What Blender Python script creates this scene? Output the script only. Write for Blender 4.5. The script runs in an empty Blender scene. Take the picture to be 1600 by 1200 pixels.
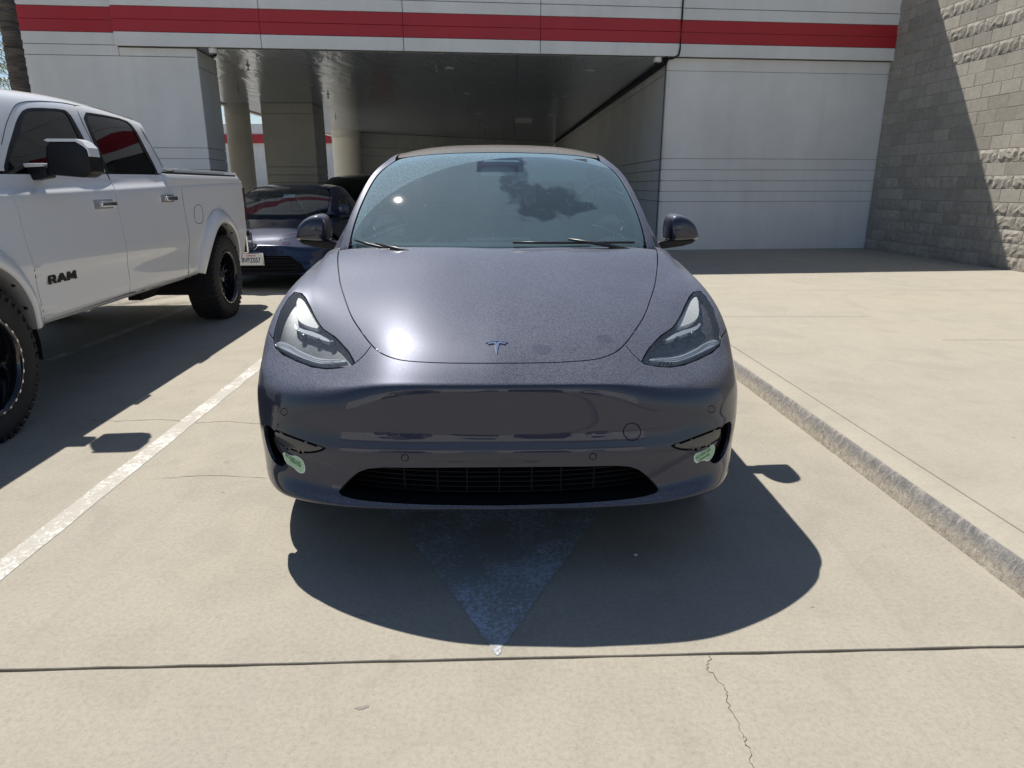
import bpy, bmesh, math, random
import numpy as np
from mathutils import Vector, Matrix, noise
from mathutils.geometry import delaunay_2d_cdt

random.seed(7)
rng = np.random.default_rng(7)
SC = bpy.context.scene
COL = SC.collection
R = math.radians

# ------------------------------------------------------------------ camera, sky, sun, exposure
CAM_H = 1.37
PITCH = 16.2
cam_data = bpy.data.cameras.new('camera')
cam_data.sensor_width = 36.0
cam_data.lens = 36.0 * 1060.0 / 1600.0
cam_data.clip_start = 0.05
cam_data.clip_end = 2000.0
cam = bpy.data.objects.new('camera', cam_data)
COL.objects.link(cam)
cam.location = (0, 0, CAM_H)
cam.rotation_euler = (R(90 - PITCH), 0, 0)
SC.camera = cam

SUN_VEC = Vector((-0.36, 0.60, 1.0)).normalized()      # towards the sun
SUN_EL = math.asin(SUN_VEC.z)
SUN_AZ = math.atan2(SUN_VEC.x, SUN_VEC.y)
world = bpy.data.worlds.new('World')
SC.world = world
world.use_nodes = True
wn = world.node_tree.nodes
wl = world.node_tree.links
bg = wn.get('Background') or wn.new('ShaderNodeBackground')
sky = wn.new('ShaderNodeTexSky')
sky.sky_type = 'NISHITA'
sky.sun_disc = False
sky.sun_elevation = SUN_EL
sky.sun_rotation = SUN_AZ
sky.altitude = 100
sky.air_density = 1.0
sky.dust_density = 0.35
sky.ozone_density = 2.0
wl.new(sky.outputs[0], bg.inputs[0])
bg.inputs[1].default_value = 0.072
sun_data = bpy.data.lights.new('sun', 'SUN')
sun_data.energy = 5.0
sun_data.angle = R(0.53)
sun_data.color = (1.0, 0.955, 0.88)
sun = bpy.data.objects.new('sun', sun_data)
COL.objects.link(sun)
sun.rotation_euler = SUN_VEC.to_track_quat('Z', 'Y').to_euler()
SC.view_settings.view_transform = 'Standard'
SC.view_settings.look = 'None'
SC.view_settings.exposure = 0.36
SC.view_settings.gamma = 1.0
SC.view_settings.use_curve_mapping = False

# ------------------------------------------------------------------ materials
def new_mat(name):
    m = bpy.data.materials.new(name)
    m.use_nodes = True
    nt = m.node_tree
    nt.nodes.clear()
    return m, nt, nt.nodes, nt.links

def setin(node, **kw):
    for k, v in kw.items():
        k = k.replace('_', ' ')
        if k in node.inputs:
            node.inputs[k].default_value = v

def rgba(c):
    return (c[0], c[1], c[2], 1.0)

def tex_coord(n, l, scale=(1, 1, 1), rot=(0, 0, 0), loc=(0, 0, 0), kind='Object'):
    tc = n.new('ShaderNodeTexCoord')
    mp = n.new('ShaderNodeMapping')
    mp.inputs['Scale'].default_value = scale
    mp.inputs['Rotation'].default_value = rot
    mp.inputs['Location'].default_value = loc
    l.new(tc.outputs[kind], mp.inputs['Vector'])
    return mp.outputs['Vector']

def world_coord(n, l, scale=(1, 1, 1)):
    g = n.new('ShaderNodeNewGeometry')
    mp = n.new('ShaderNodeMapping')
    mp.inputs['Scale'].default_value = scale
    l.new(g.outputs['Position'], mp.inputs['Vector'])
    return mp.outputs['Vector']

def tnoise(n, l, vec, scale, detail=4, rough=0.55, dist=0.0):
    t = n.new('ShaderNodeTexNoise')
    t.inputs['Scale'].default_value = scale
    t.inputs['Detail'].default_value = detail
    t.inputs['Roughness'].default_value = rough
    t.inputs['Distortion'].default_value = dist
    l.new(vec, t.inputs['Vector'])
    return t.outputs['Fac']

def ramp(n, l, fac, stops):
    r = n.new('ShaderNodeValToRGB')
    e = r.color_ramp.elements
    while len(e) > 1:
        e.remove(e[-1])
    e[0].position = stops[0][0]
    e[0].color = rgba(stops[0][1]) if len(stops[0][1]) == 3 else stops[0][1]
    for p, c in stops[1:]:
        k = e.new(p)
        k.color = rgba(c)
    l.new(fac, r.inputs['Fac'])
    return r.outputs['Color']

def mathn(n, l, op, a, b=None, c=None, clamp=False):
    m = n.new('ShaderNodeMath')
    m.operation = op
    m.use_clamp = clamp
    for i, v in enumerate((a, b, c)):
        if v is None:
            continue
        if isinstance(v, (int, float)):
            m.inputs[i].default_value = v
        else:
            l.new(v, m.inputs[i])
    return m.outputs[0]

def smooth(n, l, v, lo, hi):
    m = n.new('ShaderNodeMapRange')
    m.interpolation_type = 'SMOOTHSTEP'
    m.inputs['From Min'].default_value = lo
    m.inputs['From Max'].default_value = hi
    l.new(v, m.inputs['Value'])
    return m.outputs['Result']

def mixc(n, l, fac, a, b, mode='MIX'):
    m = n.new('ShaderNodeMix')
    m.data_type = 'RGBA'
    m.blend_type = mode
    if isinstance(fac, (int, float)):
        m.inputs[0].default_value = fac
    else:
        l.new(fac, m.inputs[0])
    for i, v in ((6, a), (7, b)):
        if isinstance(v, tuple):
            m.inputs[i].default_value = rgba(v)
        else:
            l.new(v, m.inputs[i])
    return m.outputs[2]

def bump(n, l, h, strength=0.2, dist=0.01, normal=None):
    b = n.new('ShaderNodeBump')
    b.inputs['Strength'].default_value = strength
    b.inputs['Distance'].default_value = dist
    l.new(h, b.inputs['Height'])
    if normal is not None:
        l.new(normal, b.inputs['Normal'])
    return b.outputs['Normal']

def principled(n, l, out=True, **kw):
    p = n.new('ShaderNodeBsdfPrincipled')
    for k, v in kw.items():
        k = k.replace('_', ' ')
        if isinstance(v, (int, float)):
            p.inputs[k].default_value = v
        elif isinstance(v, tuple):
            p.inputs[k].default_value = rgba(v) if len(v) == 3 else v
        else:
            l.new(v, p.inputs[k])
    if out:
        o = n.new('ShaderNodeOutputMaterial')
        l.new(p.outputs[0], o.inputs['Surface'])
    return p

def simple(name, col, rough=0.5, metal=0.0, coat=0.0, vary=0.06, nscale=6.0, bmp=0.0, spec=0.5):
    m, nt, n, l = new_mat(name)
    v = tex_coord(n, l)
    f = tnoise(n, l, v, nscale, 5)
    lo = tuple(max(0, c * (1 - vary * 2)) for c in col)
    hi = tuple(min(1, c * (1 + vary * 2)) for c in col)
    c = ramp(n, l, f, [(0.25, lo), (0.75, hi)])
    kw = dict(Base_Color=c, Roughness=rough, Metallic=metal, Coat_Weight=coat, Coat_Roughness=0.04)
    if bmp:
        kw['Normal'] = bump(n, l, tnoise(n, l, v, nscale * 12, 3), bmp, 0.002)
    p = principled(n, l, **kw)
    p.inputs['Specular IOR Level'].default_value = spec
    return m

def concrete(name, base, dark, warm, scale=1.0, grain=0.25, stain=1.0):
    m, nt, n, l = new_mat(name)
    v = world_coord(n, l)
    big = tnoise(n, l, v, 0.55 * scale, 5, 0.6, 0.4)
    mid = tnoise(n, l, v, 3.2 * scale, 6, 0.65, 0.8)
    fine = tnoise(n, l, v, 62.0, 4, 0.7)
    sand = tnoise(n, l, v, 190.0, 2, 0.7)
    c = ramp(n, l, big, [(0.3, dark), (0.52, base), (0.75, warm)])
    c2 = ramp(n, l, mid, [(0.30, tuple(x * 0.80 for x in base)), (0.5, base), (0.72, tuple(min(1, x * 1.12) for x in base))])
    c = mixc(n, l, 0.45, c, c2)
    g = ramp(n, l, fine, [(0.30, (0.78,) * 3), (0.5, (1.0,) * 3), (0.72, (1.14,) * 3)])
    c = mixc(n, l, min(1, grain * 2.6), c, g, 'MULTIPLY')
    s = ramp(n, l, sand, [(0.28, (0.55,) * 3), (0.42, (1.0,) * 3), (0.70, (1.0,) * 3), (0.8, (1.25,) * 3)])
    c = mixc(n, l, min(1, grain * 2.4), c, s, 'MULTIPLY')
    # faint drips, specks and long scuffs
    vo = n.new('ShaderNodeTexVoronoi')
    vo.inputs['Scale'].default_value = 2.3
    l.new(v, vo.inputs['Vector'])
    drip = smooth(n, l, mathn(n, l, 'ADD', vo.outputs['Distance'], mathn(n, l, 'MULTIPLY', mid, 0.10)), 0.105, 0.075)
    c = mixc(n, l, mathn(n, l, 'MULTIPLY', drip, 0.30 * stain), c, tuple(x * 0.55 for x in base))
    vp = n.new('ShaderNodeTexVoronoi')
    vp.inputs['Scale'].default_value = 14.0
    l.new(v, vp.inputs['Vector'])
    c = mixc(n, l, mathn(n, l, 'MULTIPLY', smooth(n, l, vp.outputs['Distance'], 0.055, 0.03), 0.5 * stain), c, tuple(min(1, x * 1.5) for x in base))
    sc = tnoise(n, l, world_coord(n, l, (7.0, 0.5, 1.0)), 1.4, 6, 0.7, 0.5)
    c = mixc(n, l, mathn(n, l, 'MULTIPLY', smooth(n, l, sc, 0.52, 0.75), 0.22 * stain), c, tuple(x * 0.72 for x in base))
    # dark oily spots and pale worn patches
    st = tnoise(n, l, v, 1.9, 7, 0.72, 1.5)
    sm = smooth(n, l, st, 0.60, 0.76)
    c = mixc(n, l, mathn(n, l, 'MULTIPLY', sm, 0.42 * stain), c, tuple(x * 0.6 for x in base))
    pm = smooth(n, l, tnoise(n, l, v, 2.6, 8, 0.75, 2.0), 0.60, 0.72)
    c = mixc(n, l, mathn(n, l, 'MULTIPLY', pm, 0.35 * stain), c, tuple(min(1, x * 1.3) for x in base))
    h = mathn(n, l, 'ADD', mathn(n, l, 'MULTIPLY', fine, 0.7), mathn(n, l, 'MULTIPLY', sand, 0.5))
    nrm = bump(n, l, h, 0.35, 0.003)
    p = principled(n, l, Base_Color=c, Roughness=0.88, Normal=nrm)
    p.inputs['Specular IOR Level'].default_value = 0.25
    return m

def paint_mat(name, base, metal, dust=0.0, dustcol=(0.42, 0.41, 0.40), flake=True, rough=0.34, wavy=0.012, wiped=()):
    """car paint with a clear coat; dust settles on the surfaces that face up"""
    m, nt, n, l = new_mat(name)
    v = tex_coord(n, l)
    g = n.new('ShaderNodeNewGeometry')
    sep = n.new('ShaderNodeSeparateXYZ')
    l.new(g.outputs['Normal'], sep.inputs[0])
    p = principled(n, l, out=False, Base_Color=base, Metallic=metal, Roughness=rough, Coat_Weight=1.0, Coat_Roughness=0.025)
    p.inputs['Specular IOR Level'].default_value = 0.12
    if flake:
        fl = tnoise(n, l, v, 900.0, 1, 0.5)
        c = ramp(n, l, fl, [(0.35, tuple(x * 0.75 for x in base)), (0.65, tuple(x * 1.35 for x in base))])
        l.new(c, p.inputs['Base Color'])
    # slight waviness of pressed sheet metal
    wv = tnoise(n, l, v, 2.2, 2, 0.4)
    nm = bump(n, l, wv, 0.10, wavy)
    l.new(nm, p.inputs['Normal'])
    l.new(nm, p.inputs['Coat Normal'])
    o = n.new('ShaderNodeOutputMaterial')
    if dust > 0:
        up = smooth(n, l, sep.outputs['Z'], 0.25, 0.85)
        f1 = tnoise(n, l, v, 2.4, 5, 0.6, 0.6)
        f2 = tnoise(n, l, v, 210.0, 2, 0.7)
        sp = n.new('ShaderNodeTexVoronoi')
        sp.inputs['Scale'].default_value = 170.0
        l.new(v, sp.inputs['Vector'])
        spots = smooth(n, l, sp.outputs['Distance'], 0.42, 0.12)
        a = mathn(n, l, 'MULTIPLY', ramp_fac(n, l, f1, 0.2, 0.8, 0.75, 1.1), up)
        b = mathn(n, l, 'ADD', mathn(n, l, 'MULTIPLY', spots, 0.28), ramp_fac(n, l, f2, 0.32, 0.68, 0.12, 0.62))
        fac = mathn(n, l, 'MULTIPLY', mathn(n, l, 'MULTIPLY', a, b), dust, clamp=True)
        if wiped:
            # finger-sized places where the dust was touched away
            sx = n.new('ShaderNodeSeparateXYZ')
            l.new(v, sx.inputs[0])
            wn2 = tnoise(n, l, v, 38, 4, 0.7)
            for wx, wy, wr in wiped:
                e1 = mathn(n, l, 'DIVIDE', mathn(n, l, 'SUBTRACT', sx.outputs['X'], wx), wr)
                e2 = mathn(n, l, 'DIVIDE', mathn(n, l, 'SUBTRACT', sx.outputs['Y'], wy), wr * 0.9)
                rr_ = mathn(n, l, 'ADD', mathn(n, l, 'ADD', mathn(n, l, 'MULTIPLY', e1, e1), mathn(n, l, 'MULTIPLY', e2, e2)), mathn(n, l, 'MULTIPLY', mathn(n, l, 'SUBTRACT', wn2, 0.5), 3.0))
                fac = mathn(n, l, 'MULTIPLY', fac, ramp_fac(n, l, smooth(n, l, rr_, 0.7, 1.1), 0, 1, 0.72, 1.0))
        fac = mathn(n, l, 'ADD', fac, mathn(n, l, 'MULTIPLY', f2, 0.03), clamp=True)
        d = n.new('ShaderNodeBsdfDiffuse')
        d.inputs['Color'].default_value = rgba(dustcol)
        mx = n.new('ShaderNodeMixShader')
        l.new(fac, mx.inputs[0])
        l.new(p.outputs[0], mx.inputs[1])
        l.new(d.outputs[0], mx.inputs[2])
        cr = mathn(n, l, 'ADD', mathn(n, l, 'MULTIPLY', up, 0.008), 0.010)
        l.new(cr, p.inputs['Coat Roughness'])
        l.new(mx.outputs[0], o.inputs['Surface'])
    else:
        l.new(p.outputs[0], o.inputs['Surface'])
    return m

def ramp_fac(n, l, f, a, b, lo, hi):
    m = n.new('ShaderNodeMapRange')
    m.inputs['From Min'].default_value = a
    m.inputs['From Max'].default_value = b
    m.inputs['To Min'].default_value = lo
    m.inputs['To Max'].default_value = hi
    l.new(f, m.inputs['Value'])
    return m.outputs['Result']

def glass_mat(name, tint=(0.75, 0.85, 0.85), dust=None, ior=1.5, gloss=1.0, dcol=(0.55, 0.60, 0.56)):
    """thin pane: lets light through (tinted) and mirrors by Fresnel"""
    m, nt, n, l = new_mat(name)
    lw = n.new('ShaderNodeLayerWeight')      # Schlick's curve, the same from both sides of the pane
    lw.inputs['Blend'].default_value = 0.5
    r0 = ((ior - 1) / (ior + 1)) ** 2
    sch = mathn(n, l, 'ADD', mathn(n, l, 'MULTIPLY', mathn(n, l, 'POWER', lw.outputs['Facing'], 5.0), 1 - r0), r0)
    t = n.new('ShaderNodeBsdfTransparent')
    t.inputs[0].default_value = rgba(tint)
    gl = n.new('ShaderNodeBsdfGlossy')
    gl.inputs['Roughness'].default_value = 0.015
    gl.inputs['Color'].default_value = rgba((gloss,) * 3)
    f = mathn(n, l, 'MULTIPLY', sch, 1.9, clamp=True)
    mx = n.new('ShaderNodeMixShader')
    l.new(f, mx.inputs[0])
    l.new(t.outputs[0], mx.inputs[1])
    l.new(gl.outputs[0], mx.inputs[2])
    res = mx.outputs[0]
    if dust:
        fac = dust(n, l)
        d = n.new('ShaderNodeBsdfDiffuse')
        d.inputs['Color'].default_value = rgba(dcol)
        tr = n.new('ShaderNodeBsdfTranslucent')
        tr.inputs['Color'].default_value = rgba(dcol)
        ds = n.new('ShaderNodeMixShader')
        ds.inputs[0].default_value = 0.3
        l.new(d.outputs[0], ds.inputs[1])
        l.new(tr.outputs[0], ds.inputs[2])
        m2 = n.new('ShaderNodeMixShader')
        l.new(fac, m2.inputs[0])
        l.new(res, m2.inputs[1])
        l.new(ds.outputs[0], m2.inputs[2])
        res = m2.outputs[0]
    o = n.new('ShaderNodeOutputMaterial')
    l.new(res, o.inputs['Surface'])
    return m

# ------------------------------------------------------------------ object helpers
def link(o):
    COL.objects.link(o)
    return o

def empty(name, loc=(0, 0, 0), rz=0.0, label=None, cat=None, group=None):
    o = bpy.data.objects.new(name, None)
    o.empty_display_size = 0.2
    link(o)
    o.location = loc
    o.rotation_euler = (0, 0, rz)
    tag(o, label, cat, group)
    return o

def tag(o, label=None, cat=None, group=None, kind=None):
    if label: o['label'] = label
    if cat: o['category'] = cat
    if group: o['group'] = group
    if kind: o['kind'] = kind
    return o

def mesh_obj(name, verts, faces, mat, parent=None, smooth_=False, loopn=None):
    me = bpy.data.meshes.new(name)
    me.from_pydata([tuple(map(float, v)) for v in verts], [], [tuple(int(i) for i in f) for f in faces])
    me.materials.append(mat)
    me.update()
    if smooth_ or loopn is not None:
        me.polygons.foreach_set('use_smooth', [True] * len(me.polygons))
    if loopn is not None:
        me.normals_split_custom_set([tuple(map(float, x)) for x in loopn])
    o = bpy.data.objects.new(name, me)
    link(o)
    if parent is not None:
        o.parent = parent
    return o

def bm_obj(name, bm, mat, parent=None, smooth_=None, mats=None):
    me = bpy.data.meshes.new(name)
    if smooth_ is not None:
        for f in bm.faces:
            f.smooth = smooth_
    bm.to_mesh(me)
    bm.free()
    for m in (mats or [mat]):
        me.materials.append(m)
    o = bpy.data.objects.new(name, me)
    link(o)
    if parent is not None:
        o.parent = parent
    return o

def box(bm, c, s, rz=0.0, M=None, mi=0):
    r = bmesh.ops.create_cube(bm, size=1.0)
    mat = Matrix.Translation(c) @ Matrix.Rotation(rz, 4, 'Z') @ Matrix.Diagonal((s[0], s[1], s[2], 1))
    if M is not None:
        mat = M @ mat
    bmesh.ops.transform(bm, matrix=mat, verts=r['verts'])
    for f in {f for v in r['verts'] for f in v.link_faces}:
        f.material_index = mi
    return r['verts']

def box2(bm, p0, p1, M=None, mi=0):
    c = [(a + b) / 2 for a, b in zip(p0, p1)]
    s = [abs(b - a) for a, b in zip(p0, p1)]
    return box(bm, c, s, 0.0, M, mi)

def bevel(bm, w, seg=1):
    bmesh.ops.bevel(bm, geom=list(bm.edges), offset=w, segments=seg, affect='EDGES', clamp_overlap=True, profile=0.6)

def tube(bm, pts, r, seg=8, cap=True):
    rings = []
    up = Vector((0, 0, 1))
    P = [Vector(p) for p in pts]
    for i, p in enumerate(P):
        d = (P[min(i + 1, len(P) - 1)] - P[max(i - 1, 0)]).normalized()
        a = d.cross(up)
        if a.length < 1e-3:
            a = d.cross(Vector((1, 0, 0)))
        a.normalize()
        b = d.cross(a)
        rr = r[i] if isinstance(r, (list, tuple)) else r
        rings.append([bm.verts.new(p + (a * math.cos(t) + b * math.sin(t)) * rr) for t in [2 * math.pi * k / seg for k in range(seg)]])
    for i in range(len(rings) - 1):
        for k in range(seg):
            bm.faces.new((rings[i][k], rings[i][(k + 1) % seg], rings[i + 1][(k + 1) % seg], rings[i + 1][k]))
    if cap:
        bm.faces.new(list(reversed(rings[0])))
        bm.faces.new(rings[-1])

def lathe(bm, prof, seg=32, axis='X', M=None, mi=0):
    """prof: list of (radius, along)"""
    rings = []
    for r, a in prof:
        ring = []
        for k in range(seg):
            t = 2 * math.pi * k / seg
            co = {'X': (a, r * math.cos(t), r * math.sin(t)), 'Z': (r * math.cos(t), r * math.sin(t), a), 'Y': (r * math.cos(t), a, r * math.sin(t))}[axis]
            co = Vector(co)
            if M is not None:
                co = M @ co
            ring.append(bm.verts.new(co))
        rings.append(ring)
    for i in range(len(rings) - 1):
        for k in range(seg):
            f = bm.faces.new((rings[i][k], rings[i][(k + 1) % seg], rings[i + 1][(k + 1) % seg], rings[i + 1][k]))
            f.material_index = mi
            f.smooth = True
    return rings

def prism(bm, poly, a, b, plane='XZ', M=None):
    """extrude a 2-D outline between a and b along the missing axis"""
    def co(p, t):
        q = {'XZ': (p[0], t, p[1]), 'YZ': (t, p[0], p[1]), 'XY': (p[0], p[1], t)}[plane]
        return M @ Vector(q) if M is not None else Vector(q)
    lo = [bm.verts.new(co(p, a)) for p in poly]
    hi = [bm.verts.new(co(p, b)) for p in poly]
    n = len(poly)
    bm.faces.new(lo)
    bm.faces.new(list(reversed(hi)))
    for i in range(n):
        bm.faces.new((lo[i], hi[i], hi[(i + 1) % n], lo[(i + 1) % n]))
    bmesh.ops.recalc_face_normals(bm, faces=bm.faces)

def text_mesh(name, body, size, mat, parent, M, extrude=0.002, bold=0.0, xs=1.0):
    cu = bpy.data.curves.new(name, 'FONT')
    cu.body = body
    cu.size = size
    cu.extrude = extrude
    cu.offset = bold
    cu.resolution_u = 3
    cu.align_x = 'CENTER'
    cu.align_y = 'CENTER'
    t = bpy.data.objects.new(name, cu)
    link(t)
    dg = bpy.context.evaluated_depsgraph_get()
    me = bpy.data.meshes.new_from_object(t.evaluated_get(dg))
    bpy.data.objects.remove(t)
    me.transform(Matrix.Diagonal((xs, 1, 1, 1)))
    me.transform(M)
    me.materials.clear()
    me.materials.append(mat)
    o = bpy.data.objects.new(name, me)
    link(o)
    o.parent = parent
    return o

def copy_tree(o, parent=None):
    c = o.copy()
    COL.objects.link(c)
    if parent is not None:
        c.parent = parent
    for ch in list(o.children):
        copy_tree(ch, c)
    return c

# ------------------------------------------------------------------ smooth body surfaces
def bsp(t):
    t2, t3 = t * t, t * t * t
    return np.stack([(1 - 3 * t + 3 * t2 - t3) / 6, (4 - 6 * t2 + 3 * t3) / 6, (1 + 3 * t + 3 * t2 - 3 * t3) / 6, t3 / 6], -1)

def spline_keys(ks, pts, xs):
    """cubic through keyed points (nonuniform Catmull-Rom / Hermite)"""
    ks = np.array(ks, float)
    pts = np.array(pts, float)
    d = (pts[1:] - pts[:-1]) / (ks[1:] - ks[:-1])[:, None]
    m = np.zeros_like(pts)
    m[0], m[-1] = d[0], d[-1]
    for i in range(1, len(ks) - 1):
        w0, w1 = ks[i + 1] - ks[i], ks[i] - ks[i - 1]
        m[i] = (d[i - 1] * w0 + d[i] * w1) / (w0 + w1)
    out = []
    for x in xs:
        i = int(min(max(np.searchsorted(ks, x) - 1, 0), len(ks) - 2))
        h = ks[i + 1] - ks[i]
        t = (x - ks[i]) / h
        h00, h10, h01, h11 = 2 * t**3 - 3 * t**2 + 1, t**3 - 2 * t**2 + t, -2 * t**3 + 3 * t**2, t**3 - t**2
        out.append(h00 * pts[i] + h10 * h * m[i] + h01 * pts[i + 1] + h11 * h * m[i + 1])
    return np.array(out)

class Surf:
    """uniform bicubic B-spline over (a = across, b = along). a in [-J, J], b in [0, I]"""
    def __init__(self, rows, J, mirror=True, ref=2):
        # rows: list of dict {key column: (x, y, z)}
        self.J, self.ref = J, ref
        full = []
        for r in rows:
            ks = sorted(r)
            P = spline_keys(ks, [r[k] for k in ks], np.arange(0, J + 0.01, 1.0 / ref))
            if mirror:
                Q = P[:0:-1].copy()
                Q[:, 0] *= -1
                P = np.vstack([Q, P])
            full.append(P)
        full = np.array(full)
        self.a0 = -J if mirror else 0
        self.I = len(rows) - 1
        bb = np.arange(0, self.I + 0.01, 1.0 / ref)
        n, m, _ = full.shape
        g = np.stack([spline_keys(np.arange(n), full[:, j], bb) for j in range(m)], 1)
        # pad
        g = np.concatenate([2 * g[:1] - g[1:2], g, 2 * g[-1:] - g[-2:-1]], 0)
        g = np.concatenate([2 * g[:, :1] - g[:, 1:2], g, 2 * g[:, -1:] - g[:, -2:-1]], 1)
        self.g = g

    def ev(self, a, b):
        a = np.atleast_1d(np.asarray(a, float))
        b = np.atleast_1d(np.asarray(b, float))
        u = np.clip((a - self.a0) * self.ref, 0, self.g.shape[1] - 3 - 1e-6)
        v = np.clip(b * self.ref, 0, self.g.shape[0] - 3 - 1e-6)
        iu, iv = u.astype(int), v.astype(int)
        wu, wv = bsp(u - iu), bsp(v - iv)
        out = np.zeros((len(a), 3))
        for p in range(4):
            for q in range(4):
                out += (wv[:, p] * wu[:, q])[:, None] * self.g[iv + p, iu + q]
        return out

    def nrm(self, a, b, e=0.02):
        du = self.ev(np.asarray(a) + e, b) - self.ev(np.asarray(a) - e, b)
        dv = self.ev(a, np.asarray(b) + e) - self.ev(a, np.asarray(b) - e)
        n = np.cross(du, dv)
        ln = np.linalg.norm(n, axis=1, keepdims=True)
        ln[ln < 1e-12] = 1
        return n / ln * self.sign

    sign = 1.0

    def find(self, tgt, proj, ar=None, br=None, vis=None, step=0.08):
        """surface parameters whose projection is nearest each target; refined by Newton steps"""
        ar = ar or (self.a0, self.J)
        br = br or (0, self.I)
        A, B = np.meshgrid(np.arange(ar[0], ar[1] + 1e-6, step), np.arange(br[0], br[1] + 1e-6, step))
        A, B = A.ravel(), B.ravel()
        P = self.ev(A, B)
        if vis is not None:
            k = vis(P, self.nrm(A, B))
            A, B, P = A[k], B[k], P[k]
        Q = proj(P)
        res = []
        for t in tgt:
            t = np.array(t, float)
            i = int(np.argmin(((Q - t) ** 2).sum(1)))
            a, b = A[i], B[i]
            for _ in range(6):
                e = 0.01
                q = proj(self.ev([a, a + e, a], [b, b, b + e]))
                Jm = np.stack([(q[1] - q[0]) / e, (q[2] - q[0]) / e], 1)
                try:
                    d = np.linalg.solve(Jm, t - q[0])
                except np.linalg.LinAlgError:
                    break
                d = np.clip(d, -0.1, 0.1)
                a = min(max(a + d[0], ar[0]), ar[1])
                b = min(max(b + d[1], br[0]), br[1])
            res.append((a, b))
        return res

def inside(poly, pts):
    x, y = pts[:, 0], pts[:, 1]
    c = np.zeros(len(pts), bool)
    n = len(poly)
    for i in range(n):
        x0, y0 = poly[i]
        x1, y1 = poly[(i + 1) % n]
        if y0 == y1:
            continue
        k = ((y0 > y) != (y1 > y)) & (x < (x1 - x0) * (y - y0) / (y1 - y0) + x0)
        c ^= k
    return c

def dist_poly(poly, pts):
    d = np.full(len(pts), 1e9)
    n = len(poly)
    for i in range(n):
        p, q = np.array(poly[i]), np.array(poly[(i + 1) % n])
        v = q - p
        L = max((v * v).sum(), 1e-12)
        t = np.clip(((pts - p) @ v) / L, 0, 1)
        d = np.minimum(d, np.linalg.norm(pts - (p + t[:, None] * v), axis=1))
    return d

def resample(poly, step):
    out = []
    n = len(poly)
    for i in range(n):
        p, q = np.array(poly[i], float), np.array(poly[(i + 1) % n], float)
        k = max(1, int(math.ceil(np.linalg.norm(q - p) / step)))
        for j in range(k):
            out.append(p + (q - p) * j / k)
    return np.array(out)

def chaikin(poly, it=2, keep=()):
    """round a closed outline; indices in keep stay sharp"""
    pts = [(tuple(p), i in keep) for i, p in enumerate(poly)]
    for _ in range(it):
        new = []
        n = len(pts)
        for i in range(n):
            (p, kp), (q, kq) = pts[i], pts[(i + 1) % n]
            p_, q_ = np.array(p), np.array(q)
            if kp:
                new.append((p, True))
            else:
                new.append((tuple(p_ * 0.75 + q_ * 0.25), False))
            if not kq:
                new.append((tuple(p_ * 0.25 + q_ * 0.75), False))
        pts = new
    return [p for p, _ in pts]

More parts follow.
